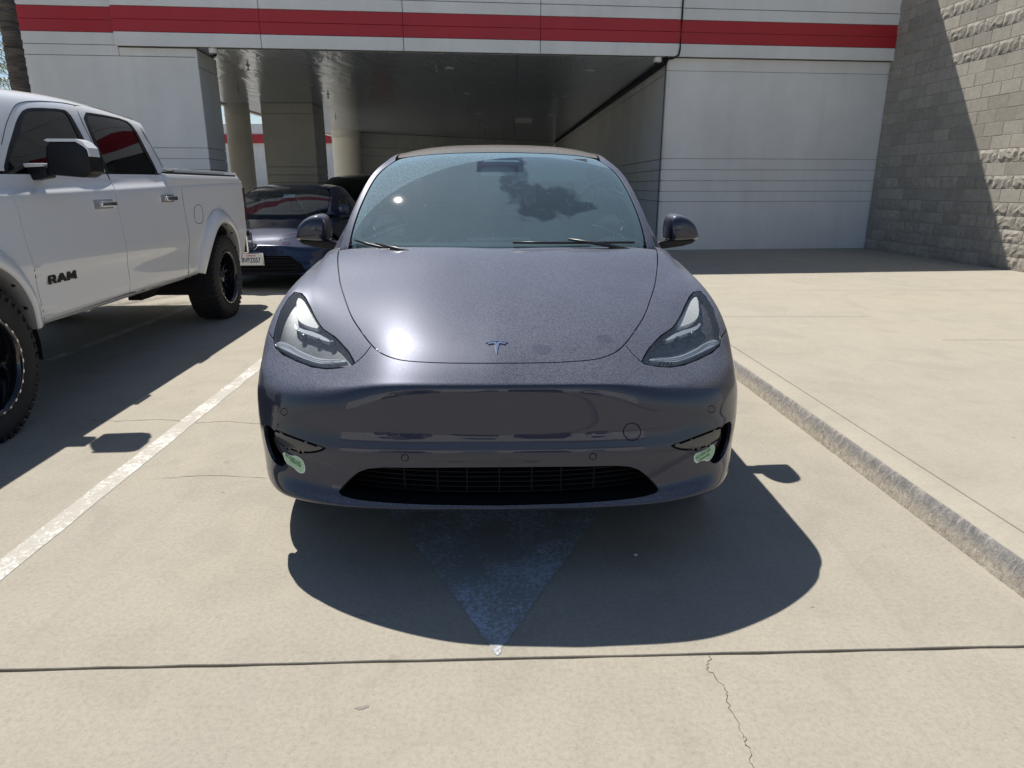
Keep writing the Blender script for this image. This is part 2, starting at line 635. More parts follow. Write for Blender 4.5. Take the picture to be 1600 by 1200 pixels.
def panel(name, S, poly, mat, parent, holes=(), step=0.2, off=0.0, gap=0.0028, depth=0.012, flip=False, minimum=None, thick_in=True):
    """cut the piece of surface S inside the outline poly (in surface parameters), with turned-in edges"""
    lp = [resample(poly, step * 0.8)] + [resample(h, step * 0.8) for h in holes]
    verts = [tuple(p) for q in lp for p in q]
    edges = []
    k = 0
    for q in lp:
        edges += [(k + i, k + (i + 1) % len(q)) for i in range(len(q))]
        k += len(q)
    lo, hi = np.min(poly, 0), np.max(poly, 0)
    A, B = np.meshgrid(np.arange(lo[0] + step / 2, hi[0], step), np.arange(lo[1] + step / 2, hi[1], step))
    g = np.stack([A.ravel(), B.ravel()], 1)
    if len(g):
        ok = inside(poly, g) & (dist_poly(lp[0], g) > step * 0.35)
        for h in holes:
            ok &= ~inside(h, g)
            ok &= dist_poly(h, g) > step * 0.35
        verts += [tuple(p) for p in g[ok]]
    V, E, F, _, _, _ = delaunay_2d_cdt([Vector(v) for v in verts], edges, [], 0, 1e-7)
    V = np.array([(v[0], v[1]) for v in V])
    F = np.array([f for f in F if len(f) == 3])
    cen = V[F].mean(1)
    ok = inside(poly, cen)
    for h in holes:
        ok &= ~inside(h, cen)
    F = F[ok]
    P = S.ev(V[:, 0], V[:, 1])
    N = S.nrm(V[:, 0], V[:, 1])
    # orient
    fn = np.cross(P[F[:, 1]] - P[F[:, 0]], P[F[:, 2]] - P[F[:, 0]])
    wrong = (fn * N[F[:, 0]]).sum(1) < 0
    F[wrong] = F[wrong][:, ::-1]
    # boundary edges
    cnt = {}
    for f in F:
        for i in range(3):
            e = (int(f[i]), int(f[(i + 1) % 3]))
            cnt[e] = cnt.get(e, 0) + 1
    bnd = [e for e in cnt if (e[1], e[0]) not in cnt]
    nxt = {e[0]: e[1] for e in bnd}
    prv = {e[1]: e[0] for e in bnd}
    P2 = P + N * off
    out_dir = {}
    for v in nxt:
        if v not in prv:
            continue
        t = P[nxt[v]] - P[prv[v]]
        o = np.cross(t, N[v])
        ln = np.linalg.norm(o)
        o = o / ln if ln > 1e-9 else o * 0
        out_dir[v] = o
        P2[v] = P2[v] - o * gap
    verts3 = [p for p in P2]
    faces = [tuple(f) for f in F]
    loopn = [N[i] for f in F for i in f]
    if depth > 0:
        m1, m2 = {}, {}
        for v, o in out_dir.items():
            m1[v] = len(verts3)
            verts3.append(P2[v] + o * 0.0008 - N[v] * 0.0016)
            m2[v] = len(verts3)
            verts3.append(P2[v] - N[v] * depth)
        for (i, j) in bnd:
            if i not in m1 or j not in m1:
                continue
            faces.append((j, i, m1[i], m1[j]))
            for q in (j, i, m1[i], m1[j]):
                w = i if q in (i, m1[i]) else j
                nn = N[w] * (1.0 if q in (i, j) else 0.4) + out_dir[w] * (0.3 if q in (i, j) else 1.0)
                loopn.append(nn / max(np.linalg.norm(nn), 1e-9))
            faces.append((m1[j], m1[i], m2[i], m2[j]))
            for w in (j, i, i, j):
                loopn.append(out_dir[w] if np.linalg.norm(out_dir[w]) > 0 else N[w])
    return mesh_obj(name, verts3, faces, mat, parent, loopn=loopn)

def mir(poly):
    return [(-a, b) for a, b in reversed(poly)]

F_PX, CX, CY = 1060.0, 800.0, 600.0
_c, _s = math.cos(R(PITCH)), math.sin(R(PITCH))
def survey(M=None):
    """the photograph read as a survey: world (or thing-local) point -> photo coordinates"""
    M = np.array(M) if M is not None else np.eye(4)
    def f(P):
        P = np.atleast_2d(P) @ M[:3, :3].T + M[:3, 3]
        x, y, z = P[:, 0], P[:, 1], P[:, 2] - CAM_H
        d = y * _c - z * _s
        u = y * _s + z * _c
        return np.stack([CX + F_PX * x / d, CY - F_PX * u / d], 1)
    return f
# ------------------------------------------------------------------ materials of the place
M_CONC = concrete('lot_concrete', (0.356, 0.324, 0.264), (0.318, 0.294, 0.254), (0.378, 0.342, 0.284))
M_APRON = concrete('apron_concrete', (0.374, 0.342, 0.280), (0.352, 0.325, 0.271), (0.409, 0.361, 0.280), 0.7, 0.16, 0.6)
M_GROUND = concrete('far_ground', (0.33, 0.31, 0.27), (0.29, 0.275, 0.25), (0.36, 0.33, 0.28), 0.5)
M_JOINT = simple('joint_filler', (0.010, 0.0095, 0.009), 0.95)
M_CRACK = simple('crack_dirt', (0.09, 0.08, 0.065), 0.95)

def kerb_material():
    m, nt, n, l = new_mat('kerb_face')
    v = world_coord(n, l)
    g = n.new('ShaderNodeNewGeometry')
    sp = n.new('ShaderNodeSeparateXYZ')
    l.new(g.outputs['Position'], sp.inputs[0])
    f = tnoise(n, l, v, 30, 8, 0.78, 0.5)
    vs = tnoise(n, l, world_coord(n, l, (10, 20, 12)), 1.0, 8, 0.75, 1.2)
    c = ramp(n, l, f, [(0.3, (0.24, 0.215, 0.18)), (0.5, (0.40, 0.36, 0.30)), (0.7, (0.60, 0.56, 0.49))])
    rub = ramp(n, l, vs, [(0.30, (0.10, 0.105, 0.12)), (0.48, (0.22, 0.215, 0.22)), (0.70, (0.46, 0.43, 0.39))])
    hz = mathn(n, l, 'ADD', sp.outputs['Z'], mathn(n, l, 'MULTIPLY', mathn(n, l, 'SUBTRACT', vs, 0.5), 0.10))
    zf = smooth(n, l, hz, 0.035, 0.075)
    c = mixc(n, l, mathn(n, l, 'MULTIPLY', zf, 0.85), c, rub)
    principled(n, l, Base_Color=c, Roughness=0.9, Normal=bump(n, l, mathn(n, l, 'ADD', f, vs), 0.9, 0.012))
    return m
M_KERB = kerb_material()

def worn_paint(name, col, under, cover=0.5, sc=34):
    m, nt, n, l = new_mat(name)
    v = world_coord(n, l)
    f = tnoise(n, l, v, sc, 9, 0.8, 0.6)
    g = tnoise(n, l, world_coord(n, l, (1.0, 1.0, 1.0)), 3.5, 4, 0.6)
    k = mathn(n, l, 'ADD', mathn(n, l, 'MULTIPLY', f, 0.75), mathn(n, l, 'MULTIPLY', g, 0.35))
    fac = smooth(n, l, k, 0.62 - cover * 0.25, 0.66 - cover * 0.12)
    fine = tnoise(n, l, v, 260, 2, 0.6)
    c = mixc(n, l, mathn(n, l, 'MULTIPLY', fac, 0.85), under, col)
    c = mixc(n, l, 0.5, c, ramp(n, l, fine, [(0.3, (0.7,) * 3), (0.6, (1.05,) * 3)]), 'MULTIPLY')
    principled(n, l, Base_Color=c, Roughness=0.75, Normal=bump(n, l, fine, 0.3, 0.002))
    return m
M_LINE = worn_paint('worn_white_line', (0.68, 0.67, 0.63), (0.40, 0.375, 0.325), 0.28)
M_TRI = worn_paint('worn_marking', (0.50, 0.56, 0.63), (0.30, 0.29, 0.27), 0.32, 60)

def stucco(name, col, vary=0.04, streak=0.22, rough=0.8):
    m, nt, n, l = new_mat(name)
    v = world_coord(n, l)
    big = tnoise(n, l, v, 0.8, 5, 0.6, 0.5)
    st = tnoise(n, l, world_coord(n, l, (3.0, 3.0, 0.22)), 1.2, 6, 0.65, 0.3)
    fine = tnoise(n, l, v, 120, 3, 0.6)
    c = ramp(n, l, big, [(0.3, tuple(x * (1 - vary * 2.2) for x in col)), (0.7, tuple(min(1, x * (1 + vary)) for x in col))])
    s = ramp(n, l, st, [(0.32, (0.80, 0.79, 0.76)), (0.55, (1.0,) * 3)])
    c = mixc(n, l, streak, c, s, 'MULTIPLY')
    principled(n, l, Base_Color=c, Roughness=rough, Normal=bump(n, l, fine, 0.25, 0.003))
    return m
M_WHITE = stucco('white_painted_panel', (0.80, 0.805, 0.80))
M_SIDE = stucco('underpass_wall_paint', (0.76, 0.76, 0.74), 0.05, 0.35)
M_RED = stucco('red_painted_band', (0.46, 0.022, 0.034), 0.04, 0.25, 0.45)
M_COLUMN = stucco('column_paint', (0.74, 0.72, 0.66))
M_DARK = simple('dark_backing', (0.02, 0.02, 0.022), 0.9)
M_GREYM = simple('grey_metal', (0.30, 0.31, 0.32), 0.4, 0.6)
M_BLACKP = simple('black_plastic', (0.010, 0.010, 0.012), 0.4, spec=0.3)
M_SEAMG = simple('panel_seam', (0.16, 0.16, 0.16), 0.9)
M_WPLAST = simple('white_plastic', (0.75, 0.75, 0.74), 0.35)

def ceiling_material():
    m, nt, n, l = new_mat('glossy_metal_soffit')
    v = world_coord(n, l, (1.3, 0.40, 1))
    f = tnoise(n, l, v, 1.6, 3, 0.5, 1.4)
    f2 = tnoise(n, l, world_coord(n, l, (4.0, 0.9, 1)), 1.3, 2, 0.5, 0.8)
    h = mathn(n, l, 'ADD', f, mathn(n, l, 'MULTIPLY', f2, 0.35))
    p = principled(n, l, Base_Color=(0.62, 0.68, 0.76), Metallic=0.55, Roughness=0.19, Normal=bump(n, l, h, 0.16, 0.10))
    return m
M_CEIL = ceiling_material()

def block_material(name, rough_):
    m, nt, n, l = new_mat(name)
    v = world_coord(n, l)
    oi = n.new('ShaderNodeObjectInfo')
    fine = tnoise(n, l, v, 70, 4, 0.65)
    mid = tnoise(n, l, v, 9, 5, 0.6)
    c = ramp(n, l, oi.outputs['Random'], [(0.0, (0.34, 0.312, 0.265)), (0.5, (0.39, 0.357, 0.305)), (1.0, (0.45, 0.412, 0.35))])
    c = mixc(n, l, 0.8, c, ramp(n, l, mid, [(0.3, (0.85,) * 3), (0.7, (1.1,) * 3)]), 'MULTIPLY')
    c = mixc(n, l, 0.8, c, ramp(n, l, fine, [(0.3, (0.72,) * 3), (0.65, (1.1,) * 3)]), 'MULTIPLY')
    h = mathn(n, l, 'ADD', fine, mathn(n, l, 'MULTIPLY', mid, 1.2 if rough_ else 0.2))
    principled(n, l, Base_Color=c, Roughness=0.95, Normal=bump(n, l, h, 0.8 if rough_ else 0.4, 0.01 if rough_ else 0.004))
    return m
M_BLOCK = block_material('smooth_block', False)
M_SPLIT = block_material('split_face_block', True)
M_MORTAR = simple('mortar', (0.28, 0.26, 0.225), 0.95, nscale=20)

# ------------------------------------------------------------------ ground
def slab_object(name, poly, z0, z1, mat, parent=None, bev=0.0022):
    bm = bmesh.new()
    prism(bm, poly, z0, z1, 'XY')
    bmesh.ops.recalc_face_normals(bm, faces=bm.faces)
    if bev:
        es = [e for e in bm.edges if abs(e.verts[0].co.z - z1) < 1e-6 and abs(e.verts[1].co.z - z1) < 1e-6]
        bmesh.ops.bevel(bm, geom=es, offset=bev, segments=1, affect='EDGES')
    return bm_obj(name, bm, mat, parent)

KH = 0.12
ground = mesh_obj('ground', [(-900, -900, -0.06), (900, -900, -0.06), (900, 900, -0.06), (-900, 900, -0.06)], [(0, 1, 2, 3)], M_GROUND)
tag(ground, kind='structure')
lot = bpy.data.objects.new('parking_lot', None)
link(lot)
tag(lot, kind='structure')
# joint across the stall: y = 1.739 + 0.0355 x
def jy(x): return 1.739 + 0.0355 * x
def wob(x0, x1, f, n=46, amp=0.0035):
    return [(x0 + (x1 - x0) * i / n, f(x0 + (x1 - x0) * i / n) + random.uniform(-amp, amp)) for i in range(n + 1)]
kx = lambda y: 1.857 - 0.040 * y            # foot of the kerb
g = 0.0052
far_edge = wob(-3.5, kx(1.8), lambda x: jy(x) + g, amp=0.0022)
slab_object('slab', [(-9, jy(-9) + g)] + far_edge + [(kx(9.02), 9.02), (-9, 9.02)], -0.05, 0.0, M_CONC, lot)
near_edge = wob(kx(1.7), -3.5, lambda x: jy(x) - g, amp=0.0022)
slab_object('slab', [(-9, -4.6), (kx(-4.6), -4.6)] + near_edge + [(-9, jy(-9) - g)], -0.05, 0.0, M_CONC, lot)
slab_object('slab', [(-9, 9.03), (kx(9.03), 9.03), (kx(14.4), 14.4), (-9, 14.4)], -0.05, 0.0, M_CONC, lot)
slab_object('slab', [(-9, 14.41), (3.5, 14.41), (3.0, 41), (-9, 41)], -0.05, 0.0, M_CONC, lot)
slab_object('slab', [(-30, -4.6), (-9.01, -4.6), (-9.01, 30), (-30, 30)], -0.05, 0.0, M_CONC, lot)
slab_object('slab', [(-30, -30), (kx(-30), -30), (kx(-4.61), -4.61), (-30, -4.61)], -0.05, 0.0, M_CONC, lot)
slab_object('joint_filler', [(-9, jy(-9) - 0.009), (kx(1.8), jy(1.8) - 0.009), (kx(1.8), jy(1.8) + 0.009), (-9, jy(-9) + 0.009)], -0.05, -0.012, M_JOINT, lot, 0)

def ribbon(name, pts, w, mat, parent, z=0.0009, zig=0.006, sub=9):
    """a thin crack: zigzag strip, uneven in width"""
    P = []
    for i in range(len(pts) - 1):
        for k in range(sub):
            t = k / sub
            P.append((pts[i][0] + (pts[i + 1][0] - pts[i][0]) * t + random.uniform(-zig, zig), pts[i][1] + (pts[i + 1][1] - pts[i][1]) * t + random.uniform(-zig, zig)))
    P.append(pts[-1])
    V, Fc = [], []
    for i, p in enumerate(P):
        a, b = P[max(i - 1, 0)], P[min(i + 1, len(P) - 1)]
        d = Vector((b[0] - a[0], b[1] - a[1])).normalized()
        ww = w * random.uniform(0.25, 1.0) * (0.35 if i in (0, len(P) - 1) else 1)
        V += [(p[0] - d.y * ww, p[1] + d.x * ww, z), (p[0] + d.y * ww, p[1] - d.x * ww, z)]
        if i:
            k = 2 * i
            Fc.append((k - 2, k - 1, k + 1, k))
    return mesh_obj(name, V, Fc, mat, parent)
ribbon('crack', [(0.603, 1.752), (0.575, 1.69), (0.612, 1.62), (0.597, 1.56), (0.602, 1.44), (0.60, 1.40), (0.584, 1.30), (0.60, 1.05)], 0.0014, M_CRACK, lot)
ribbon('crack', [(-2.62, 3.93), (-2.4, 3.90), (-2.16, 3.94), (-1.9, 3.87), (-1.72, 3.90), (-1.55, 3.86), (-1.2, 3.9)], 0.0035, M_CRACK, lot)
ribbon('crack', [(-1.75, 3.05), (-1.5, 3.10), (-1.2, 3.06)], 0.002, M_CRACK, lot)
# small dark gum stains
def blot(cx, cy, r, z=0.0009, sx=1.6):
    n = 13
    V = [(cx, cy, z)] + [(cx + sx * r * math.cos(6.283 * k / n) * random.uniform(0.6, 1.1), cy + r * math.sin(6.283 * k / n) * random.uniform(0.5, 1.1), z) for k in range(n)]
    mesh_obj('stain', V, [(0, 1 + k, 1 + (k + 1) % n) for k in range(n)], M_STAIN, lot)
M_STAIN = simple('gum_stain', (0.235, 0.22, 0.19), 0.9)
blot(-0.415, 1.535, 0.008, sx=2.0)
blot(-0.400, 1.541, 0.007, sx=1.2)
blot(-0.50, 1.955, 0.006)
for cx_, cy_, r_ in ((-1.35, 2.9, 0.006), (1.35, 3.1, 0.005), (1.02, 2.0, 0.004), (2.6, 3.3, 0.006)):
    blot(cx_, cy_, r_, z=0.0009 if cx_ < 1.6 else KH + 0.0026)
bm = bmesh.new()
bmesh.ops.create_icosphere(bm, subdivisions=2, radius=0.006, matrix=Matrix.Translation((0.478, 2.335, 0.004)) @ Matrix.Diagonal((1.3, 1, 0.6, 1)))
tag(bm_obj('pebble', bm, M_WPLAST), 'tiny pale pebble in the shadow in front of the grey crossover', 'pebble')

# (markings)
# painted stripe between the stalls and the triangle in front of the car
def strip_mark(name, p, q, w, mat, parent=None, z=0.0018, n=40, jit=0.006):
    P, Q = Vector(p), Vector(q)
    d = (Q - P).normalized()
    s = Vector((-d.y, d.x))
    V, Fc = [], []
    for i in range(n + 1):
        c = P + (Q - P) * i / n
        a = c + s * (w / 2 + random.uniform(-jit, jit) * 0.5)
        b = c - s * (w / 2 + random.uniform(-jit, jit) * 0.5)
        V += [(a.x, a.y, z), (b.x, b.y, z)]
        if i:
            k = 2 * i
            Fc.append((k - 2, k - 1, k + 1, k))
    o = mesh_obj(name, V, Fc, mat, parent)
    return o
tag(strip_mark('stall_line', (-1.835, 0.5), (-2.16, 8.7), 0.10, M_LINE), kind='structure')
tag(strip_mark('stall_line', (-3.80, 5.4), (-3.86, 8.7), 0.10, M_LINE), kind='structure')
tri = [(-0.045, 1.748), (0.19, 2.28), (0.36, 2.66), (0.62, 3.25), (-0.80, 3.25), (-0.56, 2.72), (-0.32, 2.30)]
tri = [tuple(p + rng.uniform(-0.0045, 0.0045, 2)) for p in resample(tri, 0.02)]
tag(mesh_obj('ground_triangle', [(x, y, 0.0018) for x, y in tri], [tuple(range(len(tri)))], M_TRI), kind='structure')

# raised apron: kerb with gutter strip, slabs beyond
KH = 0.12
apron = bpy.data.objects.new('pavement', None)
link(apron)
tag(apron, kind='structure')
def kerb_strip():
    bm = bmesh.new()
    ys = np.arange(-6, 14.3, 0.05)
    rows = []
    for y in ys:
        x = kx(y)
        w = noise.noise(Vector((x * 2, y * 7, 0))) * 0.004
        w2 = noise.noise(Vector((x * 2, y * 23, 4))) * 0.003
        prof = [(x - 0.004 + w, -0.03), (x + 0.006 + w, 0.045), (x + 0.016 + w + w2, KH - 0.022), (x + 0.024 + w2, KH - 0.007), (x + 0.042, KH), (x + 0.155, KH + 0.002)]
        rows.append([bm.verts.new((a, y, b)) for a, b in prof])
    for i in range(len(rows) - 1):
        for k in range(5):
            f = bm.faces.new((rows[i][k], rows[i + 1][k], rows[i + 1][k + 1], rows[i][k + 1]))
            f.smooth = True
            f.material_index = 0 if k < 3 else 1
    bmesh.ops.recalc_face_normals(bm, faces=bm.faces)
    o = bm_obj('kerb', bm, None, None, None, [M_KERB, M_APRON])
    return tag(o, kind='structure')
kerb_strip()
jx1 = lambda y: kx(y) + 0.165
jx2 = lambda y: 3.95 - 0.052 * y if y > 4 else 3.95 - 0.052 * y
gj = 0.003
def ap(name, pts, tilt=0.0):
    return slab_object(name, pts, 0.0, KH + 0.0015, M_APRON, apron, 0.004)
def quad(y0, y1, fa, fb):
    return [(fa(y0) , y0), (fb(y0), y0), (fb(y1), y1), (fa(y1), y1)]
left = lambda y: jx1(y) + gj
mid_l = lambda y: jx2(y) - gj
mid_r = lambda y: jx2(y) + gj
right = lambda y: 12.0
for a, b in ((-6, 1.9), (1.906, 6.712), (6.718, 10.6), (10.606, 14.25)):
    ap('slab', quad(a, b, left, mid_l))
for a, b in ((-6, 2.9), (2.906, 5.634), (5.64, 8.525), (8.531, 11.5), (11.506, 15.2)):
    ap('slab', quad(a, b, mid_r, right))
slab_object('joint_filler', [(kx(-6) + 0.1, -6), (12.5, -6), (12.5, 15.2), (kx(15.2) + 0.1, 15.2)], -0.03, 0.09, M_JOINT, apron, 0)
tag(slab_object('pavement_beyond', [(12.02, -30), (60, -30), (60, 60), (12.02, 60)], -0.05, KH, M_APRON, None, 0), kind='structure')

# ------------------------------------------------------------------ the building over the underpass
building = empty('building', (0, 14, 0), 0, 'white panelled building with a red band, spanning an open underpass', 'building')
TH = R(6.0)
BO = Vector((7.466, 14.604, 0))
UX = Vector((math.cos(TH), math.sin(TH), 0))     # along the facade to the right
UY = Vector((-math.sin(TH), math.cos(TH), 0))    # into the building
FM = Matrix(((UX.x, UY.x, 0, BO.x), (UX.y, UY.y, 0, BO.y), (0, 0, 1, 0), (0, 0, 0, 1)))
def bpart(name, bm, mat, smooth_=None, parent=None):
    o = bm_obj(name, bm, mat, None, smooth_)
    o.parent = parent or building
    o.matrix_parent_inverse = Matrix.Translation((0, -14, 0))
    return o
def fpanel(name, u0, u1, z0, z1, v, mat, th=0.05, gap=0.006, M=FM, jit=True, parent=None):
    bm = bmesh.new()
    dv = random.uniform(-0.0015, 0.0015) if jit else 0
    box2(bm, (u0 + gap, v + dv, z0 + gap), (u1 - gap, v + th + dv, z1 - gap), M)
    bevel(bm, 0.004)
    return bpart(name, bm, mat, None, parent)
def backing(u0, u1, z0, z1, v0, v1, M=FM, name='wall_core', mat=None):
    bm = bmesh.new()
    box2(bm, (u0, v0, z0), (u1, v1, z1), M)
    return bpart(name, bm, mat or M_SEAMG)
# u of the vertical joints (0 at the right corner, negative to the left)
TOP = 6.25
UV4, UV3, UV2, UV1, U185, U308, U25, U1047 = -4.33, -6.99, -9.49, -11.99, -14.47, -13.15, -16.2, -4.47
OV = -0.11     # the fascia stands proud of the wall below
zf = [(3.735, 3.965), (4.15, 4.365), (4.57, 5.4), (5.4, TOP)]
cols = [(U185, UV1), (UV1, UV2), (UV2, UV3), (UV3, UV4), (UV4, 0.16)]
for k, (a, b) in enumerate(cols):
    v = OV if k < 4 else OV + 0.02
    fpanel('fascia_panel', a, b, 3.735, 3.965, v, M_WHITE)
    fpanel('red_band_panel', a, b, 3.965, 4.160, v, M_RED, gap=0.0025)
    fpanel('red_band_panel', a, b, 4.160, 4.365, v, M_RED, gap=0.0025)
    fpanel('fascia_panel', a, b, 4.365, 4.565, v, M_WHITE)
    fpanel('fascia_panel', a, b, 4.565, 5.40, v, M_WHITE)
    fpanel('fascia_panel', a, b, 5.40, TOP, v, M_WHITE)
backing(U185 + 0.01, 0.15, 3.75, TOP - 0.02, OV + 0.035, 0.35)
# left return piece, set back
for z0, z1, m in ((3.59, 3.765, M_WHITE), (3.765, 3.965, M_WHITE), (3.965, 4.160, M_RED), (4.160, 4.365, M_RED), (4.365, 5.4, M_WHITE), (5.4, TOP, M_WHITE)):
    fpanel('red_band_panel' if m is M_RED else 'wall_panel', U25, U185, z0, z1, 0.02, m, gap=0.0025 if m is M_RED else 0.005)
fpanel('wall_panel', U185, U308, 3.59, 3.735, 0.02, M_WHITE)
for a, b in ((U25, U308),):
    fpanel('wall_panel', a, b, 2.06, 3.59, 0.02, M_WHITE, gap=0.004 if a != -14.35 else 0.0)
    fpanel('wall_panel', a, b, 1.05, 1.27, 0.02, M_WHITE, gap=0.004)
    fpanel('wall_panel', a, b, 0.0, 1.05, 0.02, M_WHITE, gap=0.004)
for z0, z1 in ((1.87, 2.06), (1.68, 1.87), (1.47, 1.68), (1.27, 1.47)):
    fpanel('wall_panel', U25, U308, z0, z1, 0.02, M_WHITE, gap=0.003)
backing(U25 + 0.02, U308 - 0.03, 0, TOP - 0.02, 0.055, 1.1)
backing(U25 + 0.004, U25 + 0.02, 0, TOP - 0.02, 0.056, 9.0, name='side_wall', mat=M_WHITE)
# inner face of the left pier
PIER = FM @ Matrix.Translation((U308, 0, 0)) @ Matrix.Rotation(R(90), 4, 'Z')
for z0, z1 in ((0, 1.27), (1.27, 1.47), (1.47, 1.68), (1.68, 1.87), (1.87, 2.06), (2.06, 3.44), (3.44, 3.73)):
    fpanel('wall_panel', 0.024, 1.14, z0, z1, -0.0, M_SIDE, gap=0.005, M=PIER)
# right wall below the band
for z0, z1 in ((KH, 1.085), (1.085, 1.285), (1.285, 1.49), (1.49, 1.70), (1.70, 1.91), (1.91, 3.51), (3.51, 3.735)):
    fpanel('wall_panel', U1047, 0.16, z0, z1, 0.02, M_WHITE, gap=0.003)
backing(U1047 + 0.03, 0.15, 0, 3.8, 0.055, 0.4)
CRM = FM @ Matrix.Translation((U1047, 0.02, 0)) @ Matrix.Rotation(R(88), 4, 'Z')
# underpass: right wall running back, parallel to the stalls
RW0, RW1 = Vector((3.03, 14.16, 0)), Vector((2.36, 39.5, 0))
rd = (RW1 - RW0).normalized()
rn = Vector((rd.y, -rd.x, 0))
RM = Matrix(((rd.x, rn.x, 0, RW0.x), (rd.y, rn.y, 0, RW0.y), (0, 0, 1, 0), (0, 0, 0, 1)))
for z0, z1 in ((0, 1.085), (1.085, 1.285), (1.285, 1.49), (1.49, 1.70), (1.70, 1.91), (1.91, 3.51), (3.51, 3.735)):
    fpanel('underpass_wall_panel', 0.0, 12.5, z0, z1, 0.0, M_SIDE, gap=0.005, M=RM)
    fpanel('underpass_wall_panel', 12.5, 25.3, z0, z1, 0.0, M_SIDE, gap=0.005, M=RM)
backing(0.05, 25.3, 0, 3.8, 0.04, 0.3, M=RM)
for z0, z1 in ((0, 1.085), (1.085, 1.285), (1.285, 1.49), (1.49, 1.70), (1.70, 1.91), (1.91, 3.51), (3.51, 3.735)):
    fpanel('corner_panel', -0.02, 0.075, z0, z1, 0.0, M_SIDE, gap=0.005, M=CRM)
# back wall
BW0, BW1 = Vector((-7.0, 32.6, 0)), Vector((2.5, 39.6, 0))
bd = (BW1 - BW0).normalized()
BWM = Matrix(((bd.x, -bd.y, 0, BW0.x), (bd.y, bd.x, 0, BW0.y), (0, 0, 1, 0), (0, 0, 0, 1)))
for z0, z1 in ((0, 1.5), (1.5, 2.75), (2.75, 3.1), (3.1, 3.735)):
    for k in range(3):
        fpanel('back_wall_panel', k * 4.0, k * 4.0 + 4.0, z0, z1, 0.0, M_SIDE, gap=0.007, M=BWM)
backing(0, 12, 0, 3.8, 0.045, 0.3, M=BWM)
# glossy soffit panels
def soffit():
    xs = [-8.5, -5.7, -2.8, 0.1, 3.06]
    ys = [13.0, 16.2, 20.0, 24.0, 28.5, 33.0, 40.0]
    for i in range(len(xs) - 1):
        for j in range(len(ys) - 1):
            def yy(x, y): return y if y > 13.5 else 14.604 + (x - 7.466) * math.tan(TH) + 0.09
            x0, x1 = xs[i] + 0.004, xs[i + 1] - 0.004
            y0, y1 = ys[j] + 0.004, ys[j + 1] - 0.004
            bm = bmesh.new()
            prism(bm, [(x0, yy(x0, y0)), (x1, yy(x1, y0)), (x1, y1), (x0, y1)], 3.742, 3.77, 'XY')
            bpart('soffit_panel', bm, M_CEIL)
soffit()
bm = bmesh.new()
prism(bm, [(-8.4, 13.4), (-8.4, 40), (7.4, 42), (7.4, 15.0), (0, 14.3)], 5.6, 5.9, 'XY')
bpart('roof_slab', bm, M_GREYM)
bm = bmesh.new()
prism(bm, [(-8.45, 13.35), (-8.45, 40), (3.2, 40), (3.2, 14.45)], 3.772, 3.85, 'XY')
bpart('soffit_backing', bm, M_DARK)
# edge beam on the open left side
bm = bmesh.new()
box2(bm, (-8.7, 14.2, 3.70), (-8.52, 40, TOP))
bpart('edge_beam', bm, M_WHITE)
# rectangular pillar with grooves
P0 = Vector((-7.40, 21.42, 0))
pd = (Vector((-5.90, 21.46, 0)) - P0).normalized()
PM = Matrix(((pd.x, -pd.y, 0, P0.x), (pd.y, pd.x, 0, P0.y), (0, 0, 1, 0), (0, 0, 0, 1)))
PIL = [(0, 1.27), (1.27, 1.50), (1.50, 1.72), (1.72, 1.95), (1.95, 3.45), (3.45, 3.74)]
PS = PM @ Matrix.Translation((1.53, 0, 0)) @ Matrix.Rotation(R(90), 4, 'Z')
for z0, z1 in PIL:
    fpanel('pillar_panel', 0, 1.53, z0, z1, 0.0, M_COLUMN, gap=0.006, M=PM)
    fpanel('pillar_panel', 0.052, 1.35, z0, z1, 0.0, M_SIDE, gap=0.006, M=PS)
backing(0.02, 1.47, 0, 3.73, 0.045, 1.33, M=PM, name='pillar_core')
for cx, cy, r in ((-8.28, 21.9, 0.36), (-7.35, 32.0, 0.64), (-8.6, 27.5, 0.4)):
    bm = bmesh.new()
    lathe(bm, [(r, 0), (r, 3.42), (r + 0.012, 3.43), (r + 0.012, 3.45), (r, 3.46), (r, 3.74)], 40, 'Z', Matrix.Translation((cx, cy, 0)))
    bpart('round_column', bm, M_COLUMN)
# sprinkler heads under the soffit
def sprinkler(x, y, s=1.0):
    bm = bmesh.new()
    M = Matrix.Translation((x, y, 3.742)) @ Matrix.Scale(s, 4)
    lathe(bm, [(0.0, 0), (0.045, 0), (0.045, -0.008), (0.014, -0.012), (0.012, -0.07), (0.02, -0.075), (0.028, -0.10), (0.001, -0.104)], 12, 'Z', M)
    bpart('sprinkler', bm, M_GREYM, True)
for x, y in ((-1.55, 15.2), (-1.5, 19.0), (-1.4, 23.5), (-1.3, 28), (-1.25, 33), (-5.35, 15.0), (-4.9, 19.5), (-4.7, 24), (-4.5, 29), (1.3, 15.6), (1.15, 19.5), (1.1, 24), (1.0, 29), (-6.9, 18.5), (-6.2, 25.5)):
    sprinkler(x, y)
def downlight(x, y):
    bm = bmesh.new()
    lathe(bm, [(0.0, -0.004), (0.075, -0.006), (0.095, -0.012), (0.10, 0.0)], 20, 'Z', Matrix.Translation((x, y, 3.742)))
    bpart('downlight', bm, M_WPLAST, True)
for x, y in ((-1.3, 15.4), (-1.2, 19.4), (1.65, 15.7), (1.45, 20), (-1.1, 24.5), (1.35, 25), (-1.05, 30)):
    downlight(x, y)
# exhaust grille in the soffit
for k in range(5):
    bm = bmesh.new()
    box2(bm, (0.12, 26.2 + k * 0.35, 3.715), (0.75, 26.34 + k * 0.35, 3.739))
    bpart('vent_slat', bm, M_WPLAST)
